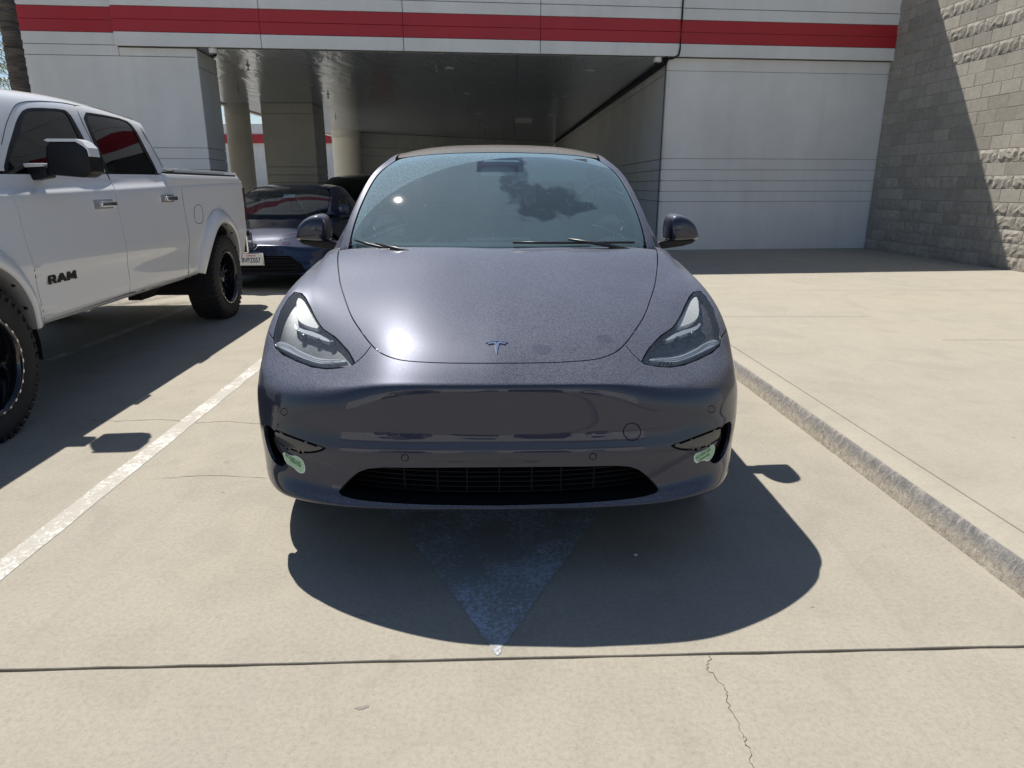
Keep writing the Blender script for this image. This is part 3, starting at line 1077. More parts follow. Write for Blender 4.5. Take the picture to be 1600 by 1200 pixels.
# conduit along the top of the underpass wall, turning up over the band
bm = bmesh.new()
pts = [FM @ Vector((UV4 - 0.01, OV - 0.022, z)) for z in (6.2, 5.0, 4.4, 3.86)]
pts += [FM @ Vector((UV4 - 0.03, OV - 0.02, 3.76)), FM @ Vector((UV4 - 0.12, OV - 0.005, 3.705)), FM @ Vector((UV4 - 0.24, OV + 0.06, 3.69))]
tube(bm, pts, 0.016, 8)
bpart('conduit', bm, M_BLACKP, True)
bm = bmesh.new()
pts = [FM @ Vector((UV4 - 0.24, OV + 0.06, 3.69)), RM @ Vector((0.10, -0.07, 3.69)), RM @ Vector((0.5, -0.05, 3.69)), RM @ Vector((25.2, -0.05, 3.69))]
tube(bm, pts, 0.045, 8)
bpart('conduit', bm, M_BLACKP, True)
# orange louvred sign board on the back wall
bm = bmesh.new()
box2(bm, (0, -0.05, 0), (1.05, 0.0, 1.2))
M_RUST = simple('orange_board', (0.42, 0.13, 0.08), 0.6)
o = bm_obj('notice_board', bm, M_RUST)
o.matrix_world = BWM @ Matrix.Translation((0.85, -0.05, 0.75))
tag(o, 'orange slatted board on the back wall of the underpass', 'notice board')
M_RUST2 = simple('board_slats', (0.70, 0.45, 0.36), 0.6)
for k in range(3):
    bm = bmesh.new()
    box2(bm, (0.09, -0.075, 0.16 + k * 0.34), (0.96, -0.052, 0.36 + k * 0.34))
    q = bm_obj('slat', bm, M_RUST2, o)

# security cameras
def dome_camera(M, label):
    root = empty('security_camera', M.translation, M.to_euler().z, label, 'camera', 'security cameras under the red band')
    bm = bmesh.new()
    lathe(bm, [(0.0, 0), (0.075, 0), (0.078, -0.02), (0.078, -0.075), (0.066, -0.085), (0.05, -0.09)], 24, 'Z')
    bm_obj('housing', bm, M_WPLAST, root)
    bm = bmesh.new()
    lathe(bm, [(0.055, -0.086), (0.052, -0.11), (0.035, -0.13), (0.0, -0.137)], 20, 'Z')
    bm_obj('dome', bm, M_GLOSSBLACK, root)
M_GLOSSBLACK = simple('gloss_black', (0.008, 0.008, 0.01), 0.06, coat=1.0)
dome_camera(FM @ Matrix.Translation((-12.86, 0.02, 3.742)), 'white dome security camera at the left pier of the underpass')
dome_camera(FM @ Matrix.Translation((-4.72, 0.01, 3.735)), 'white dome security camera beside the black conduit at right')

# ------------------------------------------------------------------ block wall on the right
bwall = empty('block_wall', (7.466, 14.6, KH), 0, 'tall grey concrete block wall with rough split face courses at the right', 'wall')
WA = R(4.5)
wd = Vector((math.sin(WA), -math.cos(WA), 0))        # from the corner towards the camera
wn_ = Vector((-math.cos(WA), -math.sin(WA), 0))      # its face looks left
WM = Matrix(((wd.x, wn_.x, 0, 0), (wd.y, wn_.y, 0, 0), (0, 0, 1, 0), (0, 0, 0, 1)))
BL, BH = 0.4064, 0.2032
def block_mesh(rough_, seed, half=False):
    rnd = random.Random(seed)
    bm = bmesh.new()
    L = (BL / 2 if half else BL) - 0.010
    H = BH - 0.010
    nx, nz = (7, 4) if rough_ else (1, 1)
    if half and rough_: nx = 4
    grid = []
    for j in range(nz + 1):
        row = []
        for i in range(nx + 1):
            e = i in (0, nx) or j in (0, nz)
            d = 0.006 if not rough_ else (rnd.uniform(0.004, 0.010) if e else rnd.uniform(0.011, 0.027))
            x = i / nx * L + (0 if e or not rough_ else rnd.uniform(-0.014, 0.014))
            z = j / nz * H + (0 if e or not rough_ else rnd.uniform(-0.010, 0.010))
            row.append(bm.verts.new((x, d, z)))
        grid.append(row)
    for j in range(nz):
        for i in range(nx):
            q = (grid[j][i], grid[j][i + 1], grid[j + 1][i + 1], grid[j + 1][i])
            if rough_ and rnd.random() < 0.5:
                bm.faces.new((q[0], q[1], q[2])); bm.faces.new((q[0], q[2], q[3]))
            elif rough_:
                bm.faces.new((q[0], q[1], q[3])); bm.faces.new((q[1], q[2], q[3]))
            else:
                bm.faces.new(q)
    # sides
    rim = [grid[0][i] for i in range(nx + 1)] + [grid[j][nx] for j in range(1, nz + 1)] + [grid[nz][i] for i in range(nx - 1, -1, -1)] + [grid[j][0] for j in range(nz - 1, 0, -1)]
    back = [bm.verts.new((v.co.x, -0.02, v.co.z)) for v in rim]
    for i in range(len(rim)):
        k = (i + 1) % len(rim)
        bm.faces.new((rim[i], back[i], back[k], rim[k]))
    bmesh.ops.recalc_face_normals(bm, faces=bm.faces)
    bmesh.ops.reverse_faces(bm, faces=bm.faces) if bm.faces[0].normal.y < 0 and not rough_ else None
    if not rough_:
        es = [e for e in bm.edges if all(v.co.y > 0 for v in e.verts)]
        bmesh.ops.bevel(bm, geom=es, offset=0.003, segments=1, affect='EDGES')
    bmesh.ops.transform(bm, matrix=WM, verts=bm.verts)
    me = bpy.data.meshes.new('block')
    bm.to_mesh(me)
    bm.free()
    me.materials.append(M_SPLIT if rough_ else M_BLOCK)
    return me
SMOOTH = [block_mesh(False, 1)]
SMOOTHH = block_mesh(False, 2, True)
ROUGH = [block_mesh(True, s) for s in (11, 12, 13, 14, 15)]
ROUGHH = block_mesh(True, 16, True)
RROWS = {0, 1, 2, 3, 4, 6, 8, 16, 18, 20, 22}
NB = 11
for k in range(23):
    off = 0 if k % 2 == 0 else -BL / 2
    r = k in RROWS
    i = 0
    x = 0.0
    while x < NB * BL - 0.01:
        half = (i == 0 and k % 2 == 1)
        me = (ROUGHH if half else random.choice(ROUGH)) if r else (SMOOTHH if half else SMOOTH[0])
        o = bpy.data.objects.new('block', me)
        link(o)
        o.parent = bwall
        p = WM @ Vector((x + 0.005, random.uniform(-0.0012, 0.0012), k * BH + 0.005))
        o.location = p
        x += BL / 2 if half else BL
        i += 1
    if k % 2 == 1:
        pass
# the rest of the wall, nearer and higher than the photograph shows: joined courses
bm = bmesh.new()
def stuff_blocks(x0, x1, k0, k1):
    for k in range(k0, k1):
        x = x0 + (BL / 2 if k % 2 and x0 > 0 else 0)
        while x < x1:
            me = random.choice(ROUGH) if k in RROWS or k in (24, 26) else SMOOTH[0]
            n0 = len(bm.verts)
            bm.from_mesh(me)
            bm.verts.ensure_lookup_table()
            p = WM @ Vector((x + 0.005, 0, k * BH + 0.005))
            bmesh.ops.translate(bm, vec=p, verts=bm.verts[n0:])
            x += BL
stuff_blocks(NB * BL, 26 * BL, 0, 23)
stuff_blocks(0, 26 * BL, 23, 31)
o = bm_obj('block_courses', bm, M_BLOCK, bwall)
tag(o, kind='stuff')
bm = bmesh.new()
box2(bm, (0.0, -0.19, -KH), (26.4 * BL, 0.004, 31 * BH), WM)
bm_obj('mortar', bm, M_MORTAR, bwall)

# ------------------------------------------------------------------ palm and shrub at the left
M_BARK = None
def bark():
    m, nt, n, l = new_mat('palm_bark')
    v = tex_coord(n, l)
    w = tnoise(n, l, tex_coord(n, l, (2, 2, 14)), 1.6, 6, 0.7, 0.8)
    f = tnoise(n, l, v, 40, 5, 0.7)
    c = ramp(n, l, w, [(0.3, (0.075, 0.06, 0.05)), (0.5, (0.19, 0.155, 0.125)), (0.7, (0.30, 0.25, 0.20))])
    c = mixc(n, l, 0.6, c, ramp(n, l, f, [(0.3, (0.6,) * 3), (0.7, (1.15,) * 3)]), 'MULTIPLY')
    principled(n, l, Base_Color=c, Roughness=0.95, Normal=bump(n, l, mathn(n, l, 'ADD', w, f), 1.0, 0.04))
    return m
M_BARK = bark()
def leaf_mat(name, a, b):
    m, nt, n, l = new_mat(name)
    oi = tex_coord(n, l)
    f = tnoise(n, l, oi, 2.2, 4, 0.6)
    c = ramp(n, l, f, [(0.3, a), (0.7, b)])
    p = principled(n, l, out=False, Base_Color=c, Roughness=0.5)
    t = n.new('ShaderNodeBsdfTranslucent')
    l.new(c, t.inputs['Color'])
    mx = n.new('ShaderNodeMixShader')
    mx.inputs[0].default_value = 0.3
    l.new(p.outputs[0], mx.inputs[1])
    l.new(t.outputs[0], mx.inputs[2])
    o = n.new('ShaderNodeOutputMaterial')
    l.new(mx.outputs[0], o.inputs['Surface'])
    return m
M_FROND = leaf_mat('palm_frond', (0.03, 0.06, 0.02), (0.09, 0.13, 0.04))
M_DRY = leaf_mat('dry_frond', (0.22, 0.16, 0.10), (0.40, 0.31, 0.21))
def frond(bm, base, az, el, L, droop, n=26, w=0.40):
    """a feather frond: arched rib with drooping leaflets"""
    d = Vector((math.cos(az) * math.cos(el), math.sin(az) * math.cos(el), math.sin(el)))
    side = Vector((-math.sin(az), math.cos(az), 0))
    p = Vector(base)
    prev = None
    for i in range(n):
        t = i / (n - 1)
        d2 = (d + Vector((0, 0, -droop * t * t * 2))).normalized()
        q = p + d2 * L / n
        if i > 2:
            ll = w * (math.sin(math.pi * min(1, t * 0.93 + 0.05)) ** 0.6) * random.uniform(0.8, 1.1)
            for s in (-1, 1):
                tip = q + side * s * ll * 0.8 + Vector((0, 0, -ll * random.uniform(0.35, 0.75))) + d2 * ll * 0.5
                wv = d2 * 0.014
                bm.faces.new([bm.verts.new(x) for x in (q - wv, q + wv, tip)])
        a = 0.012 * (1 - t) + 0.004
        bm.faces.new([bm.verts.new(x) for x in (p - side * a, p + side * a, q + side * a * 0.8, q - side * a * 0.8)])
        p = q
def palm(loc, h, r, label, dry_h=0.0, n=34, scale=1.0):
    root = empty('palm_tree', loc, 0, label, 'palm tree', 'palm trees around the building')
    bm = bmesh.new()
    prof, z = [], 0.0
    while z < h:
        rr = r * (1.12 - 0.20 * z / h)
        prof += [(rr, z), (rr * 1.07, z + 0.09), (rr * 0.97, z + 0.10)]
        z += 0.13
    rings = lathe(bm, prof, 22, 'Z')
    for v in bm.verts:
        k = 1 + 0.07 * noise.noise(Vector((v.co.x * 6, v.co.y * 6, v.co.z * 3)))
        v.co.x *= k; v.co.y *= k
    bm_obj('trunk', bm, M_BARK, root)
    bm = bmesh.new()
    for k in range(n):
        frond(bm, (0, 0, h), k * 2.4, R(random.uniform(5, 75)), 2.4 * scale * random.uniform(0.85, 1.1), random.uniform(0.35, 0.8))
    bm_obj('crown', bm, M_FROND, root)
    if dry_h:
        bm = bmesh.new()
        for k in range(46):
            az = k * 2.399
            zz = h - random.uniform(0, dry_h)
            frond(bm, (r * 0.8 * math.cos(az), r * 0.8 * math.sin(az), zz), az, R(random.uniform(-60, -25)), 0.9, 0.9, 10, 0.22)
        bm_obj('dry_skirt', bm, M_DRY, root)
    return root
palm((-7.86, 11.75, 0), 7.0, 0.125, 'tall palm with rough ringed trunk in front of the building corner', 1.0)
palm((-15.7, 21.0, 0), 4.9, 0.16, 'green feather palm behind the palm trunk, partly hidden at left edge')
palm((-12.75, 17.0, 0), 3.7, 0.14, 'low bushy palm beyond the white pickup at the left edge', n=46)
# bare lit branch stub on the trunk
# ------------------------------------------------------------------ distant building seen through the underpass
far = empty('distant_building', (-20, 52, 0), 0, 'distant white building with red band seen between the underpass columns', 'building')
def far_part(name, p0, p1, mat):
    bm = bmesh.new(); box2(bm, p0, p1)
    bm_obj(name, bm, mat, far)
far_part('wall', (-18, 0, 0), (14, 8, 4.4), M_WHITE)
far_part('red_band', (-18.2, -0.3, 4.4), (14.2, 8.2, 5.0), M_RED)
far_part('parapet', (-18.1, -0.2, 5.0), (14.1, 8.1, 5.7), M_WHITE)
for k in range(6):
    far_part('door', (-15 + k * 5, -0.06, 0), (-12.4 + k * 5, -0.01, 3.4), M_SIDE)
# ------------------------------------------------------------------ wheels
M_TYRE = simple('tyre_rubber', (0.022, 0.022, 0.023), 0.75, nscale=12, bmp=0.3)
M_RIMD = simple('dark_alloy', (0.06, 0.062, 0.066), 0.3, 0.8)
M_RIMB = simple('gloss_black_alloy', (0.012, 0.012, 0.016), 0.12, 0.3, 0.8)
M_MILLED = simple('milled_aluminium', (0.62, 0.63, 0.65), 0.22, 0.95)
M_CHROME = simple('chrome', (0.80, 0.80, 0.82), 0.07, 1.0, vary=0.01)
M_DISC = simple('brake_disc', (0.30, 0.30, 0.31), 0.35, 0.9)

def build_wheel(root, loc, rad, width, rimr, side, style='street'):
    """side = +1: the outer face looks to +x"""
    S = Matrix.Translation(loc) @ Matrix.Diagonal((side, 1, 1, 1))
    w = width / 2
    bm = bmesh.new()
    prof = [(rimr, -w * 0.92), (rimr + 0.02, -w), (rad - 0.05, -w * 1.02), (rad - 0.012, -w * 0.9), (rad, -w * 0.7), (rad, w * 0.7), (rad - 0.012, w * 0.9), (rad - 0.05, w * 1.02), (rad * 0.5 + rimr * 0.5, w * 1.05), (rimr + 0.02, w), (rimr, w * 0.92)]
    lathe(bm, prof, 56, 'X', S)
    n = 44 if style == 'truck' else 60
    for k in range(n):
        t = 2 * math.pi * k / n
        for x0, x1, sh in ((-w * 0.85, -w * 0.2, 0), (-w * 0.12, w * 0.3, 0.5), (w * 0.36, w * 0.92, 0.2)):
            T = S @ Matrix.Rotation(t + sh * 2 * math.pi / n, 4, 'X')
            box2(bm, (x0, -0.020, rad - 0.008), (x1, 0.018, rad + (0.007 if style == 'truck' else 0.003)), T)
        if style == 'truck':
            T = S @ Matrix.Rotation(t, 4, 'X')
            box2(bm, (w * 0.86, -0.014, rad - 0.045), (w * 0.99, 0.014, rad - 0.006), T)
    bmesh.ops.recalc_face_normals(bm, faces=bm.faces)
    ty = bm_obj('tyre', bm, M_TYRE, root)
    bm = bmesh.new()
    if style == 'truck':
        prof = [(rimr + 0.004, w * 0.97), (rimr - 0.004, w * 1.01), (rimr - 0.022, w * 1.0), (rimr - 0.028, w * 0.80), (rimr - 0.04, w * 0.1), (rimr - 0.05, -w * 0.2), (0.06, -w * 0.2)]
        lathe(bm, prof, 56, 'X', S)
        bmesh.ops.recalc_face_normals(bm, faces=bm.faces)
        bm_obj('rim', bm, M_RIMB, root)
        for k in range(8):
            T = S @ Matrix.Rotation(2 * math.pi * k / 8, 4, 'X')
            bm = bmesh.new()
            for s in (-1, 1):
                prism(bm, [(s * 0.010, 0.055), (s * 0.038, 0.06), (s * 0.062, rimr - 0.035), (s * 0.034, rimr - 0.035)], w * 0.02, w * 0.34, 'YZ', T)
            bmesh.ops.recalc_face_normals(bm, faces=bm.faces)
            sp = bm_obj('spoke', bm, M_RIMB, root)
            bm = bmesh.new()
            for s in (-1, 1):
                prism(bm, [(s * 0.033, 0.085), (s * 0.039, 0.085), (s * 0.060, rimr - 0.06), (s * 0.050, rimr - 0.06)], w * 0.343, w * 0.358, 'YZ', T)
            bmesh.ops.recalc_face_normals(bm, faces=bm.faces)
            bm_obj('milled_edge', bm, M_MILLED, sp)
        bm = bmesh.new()
        for k in range(28):
            T = S @ Matrix.Rotation(2 * math.pi * (k + 0.5) / 28, 4, 'X')
            box2(bm, (w * 0.985, -0.010, rimr - 0.016), (w * 1.03, 0.010, rimr - 0.006), T)
        bm_obj('lip_bolts', bm, M_MILLED, root)
        bm = bmesh.new()
        lathe(bm, [(0.0, w * 0.62), (0.045, w * 0.60), (0.06, w * 0.5), (0.065, w * 0.2)], 24, 'X', S)
        bmesh.ops.recalc_face_normals(bm, faces=bm.faces)
        bm_obj('hub_cap', bm, M_RIMB, root)
    else:
        prof = [(rimr + 0.004, w * 0.97), (rimr - 0.012, w * 1.0), (rimr - 0.02, w * 0.9), (rimr - 0.03, -w * 0.6), (0.05, -w * 0.6)]
        lathe(bm, prof, 48, 'X', S)
        for k in range(10):
            T = S @ Matrix.Rotation(2 * math.pi * k / 10, 4, 'X')
            prism(bm, [(-0.022, 0.04), (0.022, 0.04), (0.030, rimr - 0.02), (-0.012, rimr - 0.02)], w * 0.55, w * 0.92, 'YZ', T)
        lathe(bm, [(0.0, w * 0.97), (0.05, w * 0.95), (0.06, w * 0.7)], 24, 'X', S)
        bmesh.ops.recalc_face_normals(bm, faces=bm.faces)
        bm_obj('rim', bm, M_RIMD, root)
        bm = bmesh.new()
        lathe(bm, [(rimr * 0.75, w * 0.05), (rimr * 0.75, 0.0), (0.04, 0.0)], 32, 'X', S)
        bm_obj('brake_disc', bm, M_DISC, root)
    return ty

# ------------------------------------------------------------------ the grey electric crossover in the middle
M_BODY = paint_mat('dark_silver_paint', (0.022, 0.026, 0.050), 0.28, dust=0.80, dustcol=(0.305, 0.318, 0.365), rough=0.33, wavy=0.004, wiped=((0.155, 0.24, 0.035), (0.40, 0.33, 0.030), (-0.17, 0.30, 0.02)))
M_SHELL = simple('body_gap_black', (0.008, 0.008, 0.009), 0.8)
M_TRIM = simple('gloss_dark_trim', (0.05, 0.052, 0.056), 0.18, 0.2, 0.7)
M_GRILLE = simple('grille_black', (0.006, 0.0065, 0.008), 0.8, spec=0.2)
M_BEZEL = simple('lamp_bezel', (0.06, 0.065, 0.072), 0.45, 0.2, nscale=60, vary=0.3)
M_REFL = simple('lamp_reflector', (0.58, 0.58, 0.55), 0.5, 0.0, vary=0.05)
M_DRL = simple('lamp_light_guide', (0.50, 0.52, 0.54), 0.25, 0.2, vary=0.04)
M_STICK = simple('green_decal', (0.42, 0.62, 0.40), 0.45)
M_STICKW = simple('decal_border', (0.72, 0.78, 0.70), 0.45)
M_STICKD = simple('decal_print', (0.06, 0.16, 0.05), 0.5)

CARM = Matrix.Translation((-0.0435, 2.15, 0)) @ Matrix.Rotation(R(1.1), 4, 'Z')
car = empty('crossover_car', CARM.translation, R(1.1), 'dusty dark grey electric crossover car parked facing the camera, in the middle of the photo', 'car')

def rows(*rs):
    out = []
    for r in rs:
        out.append({r[i]: r[i + 1] for i in range(0, len(r), 2)})
    return out
KEYS = (0, 3, 5, 7, 9, 11, 13)
def rr(*p): return {k: q for k, q in zip(KEYS, p)}
BODY_ROWS = [
    rr((0, .20, .235), (.40, .22, .235), (.60, .25, .235), (.76, .33, .235), (.84, .41, .235), (.87, .47, .23), (.88, .53, .225)),
    rr((0, .030, .270), (.40, .045, .270), (.60, .080, .270), (.775, .155, .270), (.86, .26, .268), (.90, .365, .262), (.918, .47, .255)),
    rr((0, .006, .293), (.40, .020, .293), (.60, .054, .293), (.785, .142, .298), (.880, .255, .300), (.918, .365, .292), (.935, .475, .28)),
    rr((0, .030, .316), (.40, .046, .318), (.60, .083, .325), (.787, .170, .350), (.888, .280, .365), (.928, .38, .345), (.942, .49, .31)),
    rr((0, .045, .425), (.40, .061, .425), (.60, .100, .425), (.790, .188, .430), (.900, .298, .450), (.937, .395, .410), (.948, .50, .35)),
    rr((0, .034, .475), (.40, .054, .472), (.60, .099, .470), (.790, .192, .482), (.908, .310, .500), (.942, .405, .450), (.952, .51, .38)),
    rr((0, .052, .540), (.40, .072, .538), (.60, .118, .534), (.795, .215, .540), (.923, .345, .540), (.947, .430, .480), (.955, .54, .40)),
    rr((0, .062, .655), (.40, .086, .650), (.60, .136, .636), (.797, .242, .622), (.931, .378, .617), (.954, .462, .535), (.958, .572, .43)),
    rr((0, .067, .714), (.40, .096, .707), (.60, .158, .682), (.795, .268, .660), (.932, .403, .650), (.957, .503, .563), (.959, .603, .442)),
    rr((0, .085, .731), (.40, .118, .723), (.59, .194, .704), (.785, .318, .699), (.934, .438, .689), (.957, .538, .589), (.960, .638, .458)),
    rr((0, .160, .776), (.38, .225, .780), (.545, .320, .784), (.76, .420, .762), (.940, .510, .738), (.959, .600, .620), (.960, .68, .48)),
    rr((0, .300, .838), (.38, .350, .838), (.58, .455, .836), (.78, .540, .822), (.947, .585, .795), (.962, .680, .660), (.962, .75, .50)),
    rr((0, .550, .925), (.38, .580, .921), (.655, .660, .902), (.80, .700, .893), (.945, .715, .872), (.968, .780, .700), (.964, .82, .52)),
    rr((0, .850, 1.012), (.38, .870, 1.007), (.737, .930, .978), (.84, .920, .968), (.932, .905, .935), (.972, .950, .720), (.964, .96, .50)),
    rr((0, 1.180, 1.092), (.38, 1.200, 1.090), (.795, 1.275, 1.075), (.875, 1.275, 1.030), (.928, 1.270, .965), (.968, 1.28, .720), (.957, 1.28, .45)),
    rr((0, 1.50, 1.080), (.38, 1.50, 1.080), (.78, 1.52, 1.070), (.865, 1.52, 1.035), (.928, 1.52, .970), (.966, 1.52, .720), (.950, 1.52, .42)),
    rr((0, 2.20, 1.06), (.38, 2.20, 1.06), (.78, 2.20, 1.06), (.87, 2.20, 1.045), (.935, 2.20, .975), (.968, 2.2, .720), (.950, 2.2, .36)),
    rr((0, 3.00, 1.06), (.38, 3.00, 1.06), (.78, 3.00, 1.06), (.87, 3.00, 1.055), (.940, 3.0, .985), (.970, 3.0, .720), (.950, 3.0, .36)),
    rr((0, 3.70, 1.06), (.38, 3.70, 1.06), (.77, 3.70, 1.06), (.86, 3.70, 1.060), (.945, 3.7, .98), (.975, 3.7, .720), (.960, 3.7, .38)),
    rr((0, 4.25, 1.08), (.38, 4.25, 1.08), (.70, 4.22, 1.07), (.80, 4.20, 1.050), (.920, 4.15, .95), (.962, 4.1, .720), (.955, 4.05, .42)),
    rr((0, 4.60, 1.05), (.35, 4.59, 1.04), (.60, 4.54, 1.02), (.74, 4.48, .99), (.885, 4.38, .86), (.94, 4.28, .66), (.94, 4.2, .42)),
    rr((0, 4.74, .92), (.35, 4.73, .91), (.58, 4.68, .89), (.73, 4.61, .85), (.87, 4.50, .72), (.925, 4.36, .56), (.93, 4.25, .38)),
    rr((0, 4.75, .62), (.35, 4.74, .62), (.58, 4.70, .60), (.73, 4.63, .58), (.86, 4.52, .52), (.92, 4.38, .44), (.925, 4.28, .34)),
    rr((0, 4.70, .34), (.35, 4.69, .34), (.58, 4.65, .33), (.72, 4.58, .33), (.85, 4.47, .31), (.90, 4.35, .30), (.905, 4.25, .29)),
    rr((0, 4.55, .26), (.35, 4.55, .26), (.58, 4.50, .26), (.72, 4.45, .26), (.82, 4.38, .26), (.86, 4.30, .26), (.87, 4.22, .26)),
]
GK = (0, 2, 4, 6, 8, 9)
def gr(*p): return {k: q for k, q in zip(GK, p)}
GLASS_ROWS = [
    gr((0, 1.10, 1.045), (.40, 1.16, 1.045), (.755, 1.31, 1.050), (.83, 1.39, 1.055), (.905, 1.48, 1.020), (.93, 1.50, .97)),
    gr((0, 1.32, 1.185), (.39, 1.37, 1.182), (.752, 1.475, 1.175), (.802, 1.55, 1.175), (.910, 1.64, 1.025), (.935, 1.64, .97)),
    gr((0, 1.56, 1.330), (.385, 1.60, 1.325), (.730, 1.68, 1.308), (.772, 1.75, 1.296), (.910, 1.84, 1.030), (.94, 1.84, .97)),
    gr((0, 1.82, 1.470), (.37, 1.85, 1.462), (.690, 1.92, 1.438), (.735, 1.98, 1.416), (.910, 2.06, 1.035), (.945, 2.06, .97)),
    gr((0, 2.02, 1.555), (.34, 2.04, 1.547), (.610, 2.10, 1.522), (.690, 2.15, 1.480), (.910, 2.26, 1.040), (.945, 2.26, .97)),
    gr((0, 2.35, 1.622), (.34, 2.35, 1.612), (.580, 2.37, 1.578), (.685, 2.39, 1.512), (.910, 2.50, 1.045), (.945, 2.50, .97)),
    gr((0, 2.80, 1.640), (.34, 2.80, 1.630), (.580, 2.82, 1.590), (.680, 2.84, 1.522), (.908, 2.88, 1.055), (.945, 2.88, .97)),
    gr((0, 3.40, 1.600), (.33, 3.40, 1.590), (.560, 3.38, 1.552), (.655, 3.36, 1.485), (.900, 3.33, 1.070), (.94, 3.33, .97)),
    gr((0, 3.95, 1.480), (.32, 3.93, 1.470), (.530, 3.88, 1.430), (.615, 3.82, 1.370), (.870, 3.72, 1.075), (.93, 3.70, .97)),
    gr((0, 4.35, 1.290), (.31, 4.32, 1.280), (.500, 4.25, 1.240), (.570, 4.15, 1.200), (.820, 4.00, 1.070), (.90, 3.98, .97)),
    gr((0, 4.58, 1.060), (.31, 4.55, 1.050), (.500, 4.48, 1.040), (.600, 4.36, 1.030), (.790, 4.20, 1.030), (.86, 4.15, .97)),
]
def hook(v): return v

def transform_rows(rows_, f):
    return [{k: f(*p) for k, p in r.items()} for r in rows_]

BS = Surf(BODY_ROWS, 13)
GS = Surf(GLASS_ROWS, 9)
# outward normals
def orient(S, a, b, want):
    n = S.nrm([a], [b])[0]
    S.sign = 1.0 if np.dot(n, want) > 0 else -1.0
orient(BS, 0, 7, (0, -1, 0))
orient(GS, 0, 5.5, (0, 0, 1))

# outlines surveyed from the front (half width from the car's centre line, photo row)
VIEW = Matrix.Translation((779.5, 0, 0))
def front_proj(P):
    """car-local survey from the front"""
    x, y, z = P[:, 0], P[:, 1] + 2.15, P[:, 2] - CAM_H
    d = y * _c - z * _s
    u = y * _s + z * _c
    return np.stack([F_PX * x / d, CY - F_PX * u / d], 1)
def front_vis(P, N):
    v = P + np.array([0, 2.15, -CAM_H])
    return (v * N).sum(1) < 0
def on_front(pts, br=(0.2, 14.8)):
    return BS.find(pts, front_proj, ar=(0, 13), br=br, vis=front_vis, step=0.07)
def side_proj(P):
    return P[:, [1, 2]]
def side_vis(P, N):
    return N[:, 0] > 0.3
def on_side(pts, S=None, ar=(8, 13)):
    return (S or BS).find(pts, side_proj, ar=ar, vis=side_vis, step=0.07)

HOOD_SIDE = [(101, 566), (151, 562), (181, 552), (198, 538), (214, 517), (229, 493), (240, 463), (246, 442), (249, 420)]
HL = [(317, 455.3), (306, 457.3), (300, 464), (292.5, 478.7), (281, 502), (273, 513), (255, 525), (242, 539), (230, 555), (224, 566.5), (229, 570), (250, 574), (269, 575), (290, 572), (314, 562.7), (336, 552), (348, 541), (350, 528), (346, 509), (338, 484), (326, 464)]
HS = np.array([(0, 567.5), (50, 567.3)] + HOOD_SIDE, float)
ts = np.arange(0, len(HS) - 0.999, 0.25)
hood_line = on_front([tuple(p) for p in spline_keys(np.arange(len(HS)), HS, ts)])
HK = 20            # the sample at the corner where bumper, fender and hood meet
hl = on_front(HL)
hood_rear = [(5.02, 14.02), (4.0, 14.15), (2.0, 14.2), (0, 14.2)]
hood_half = hood_line + hood_rear
hood_poly = [p for p in hood_half] + [(-a, b) for a, b in reversed(hood_half[1:-1])]
# one shared, finely sampled edge for hood, bumper and fender
headlight = chaikin(hl, 2, keep=(9,))
hl_edge = headlight
SEAM = on_front([(198, 538), (212, 556)])           # hood corner to the lamp's inner tip
seam_o = on_front([(350, 528), (356, 520), (363, 514)])
arch = [(0.845 + 0.405 * math.cos(t), 0.355 + 0.405 * math.sin(t)) for t in [R(198), R(180), R(160), R(140), R(120), R(100), R(80), R(60), R(40), R(20), R(0), R(-14)]]
archf = on_side(arch)
arch2 = [(3.735 + 0.405 * math.cos(t), 0.355 + 0.405 * math.sin(t)) for t in [R(194), R(180), R(160), R(140), R(120), R(100), R(80), R(60), R(40), R(20), R(0), R(-14)]]
archr = on_side(arch2)
# bumper (front face) with openings
GR = [(0, 731), (100, 731), (180, 730), (205, 732), (219, 737), (233, 748), (244, 759), (249.5, 766), (246, 771), (225, 777), (200, 780.5), (150, 784.5), (100, 787), (0, 789)]
gr_h = on_front(GR, br=(1.5, 6))
grille_poly = gr_h + [(-a, b) for a, b in reversed(gr_h[1:-1])]
SLOT = [(366, 660), (350, 667.5), (347, 684), (339, 702), (330, 722), (338, 727), (348, 721), (357, 706), (363, 686)]
slot = chaikin(on_front(SLOT, br=(2, 9)), 1)
BLADE = [(350, 668.5), (340, 672.5), (318, 681), (290, 691.5), (270, 698.5), (281, 704), (298, 706), (316, 703), (335, 695), (348, 686)]
blade = chaikin(on_front(BLADE, br=(2, 9)), 1, keep=(4,))
arch_front_top = on_side([(0.47, 0.62)])[0]
seam_side = [(9.2, 9.8)]
sf = seam_o[-1]
# side part of the bumper seam runs from sf down to the arch
arch_cut = archf[2]
bump_half = hood_line[:HK + 1] + SEAM[1:] + [hl[9]] + hl[10:18] + seam_o[1:] + [((sf[0] + arch_cut[0]) / 2 + 0.1, (sf[1] + arch_cut[1]) / 2)] + [arch_cut, archf[1], archf[0], (13, archf[0][1] - 0.3), (13, 0.02), (0, 0.02)]
bumper_poly = bump_half[:-1] + [(-a, b) for a, b in reversed(bump_half[1:-1])]
HOLESR = [slot]
def both(ps): return list(ps) + [mir(p) for p in ps]
sens = []
def circ_hole(h, y, r, n=18):
    return on_front([(h + r * math.cos(t), y + r * math.sin(t)) for t in [2 * math.pi * k / n for k in range(n)]], br=(2, 10))
sens_c = [(147, 714.5, 5.0), (334, 641.5, 5.0)]
tow = circ_hole(208.5, 676, 13.2, 26)
sens_h = [circ_hole(*s) for s in sens_c]
allsens = both(sens_h)
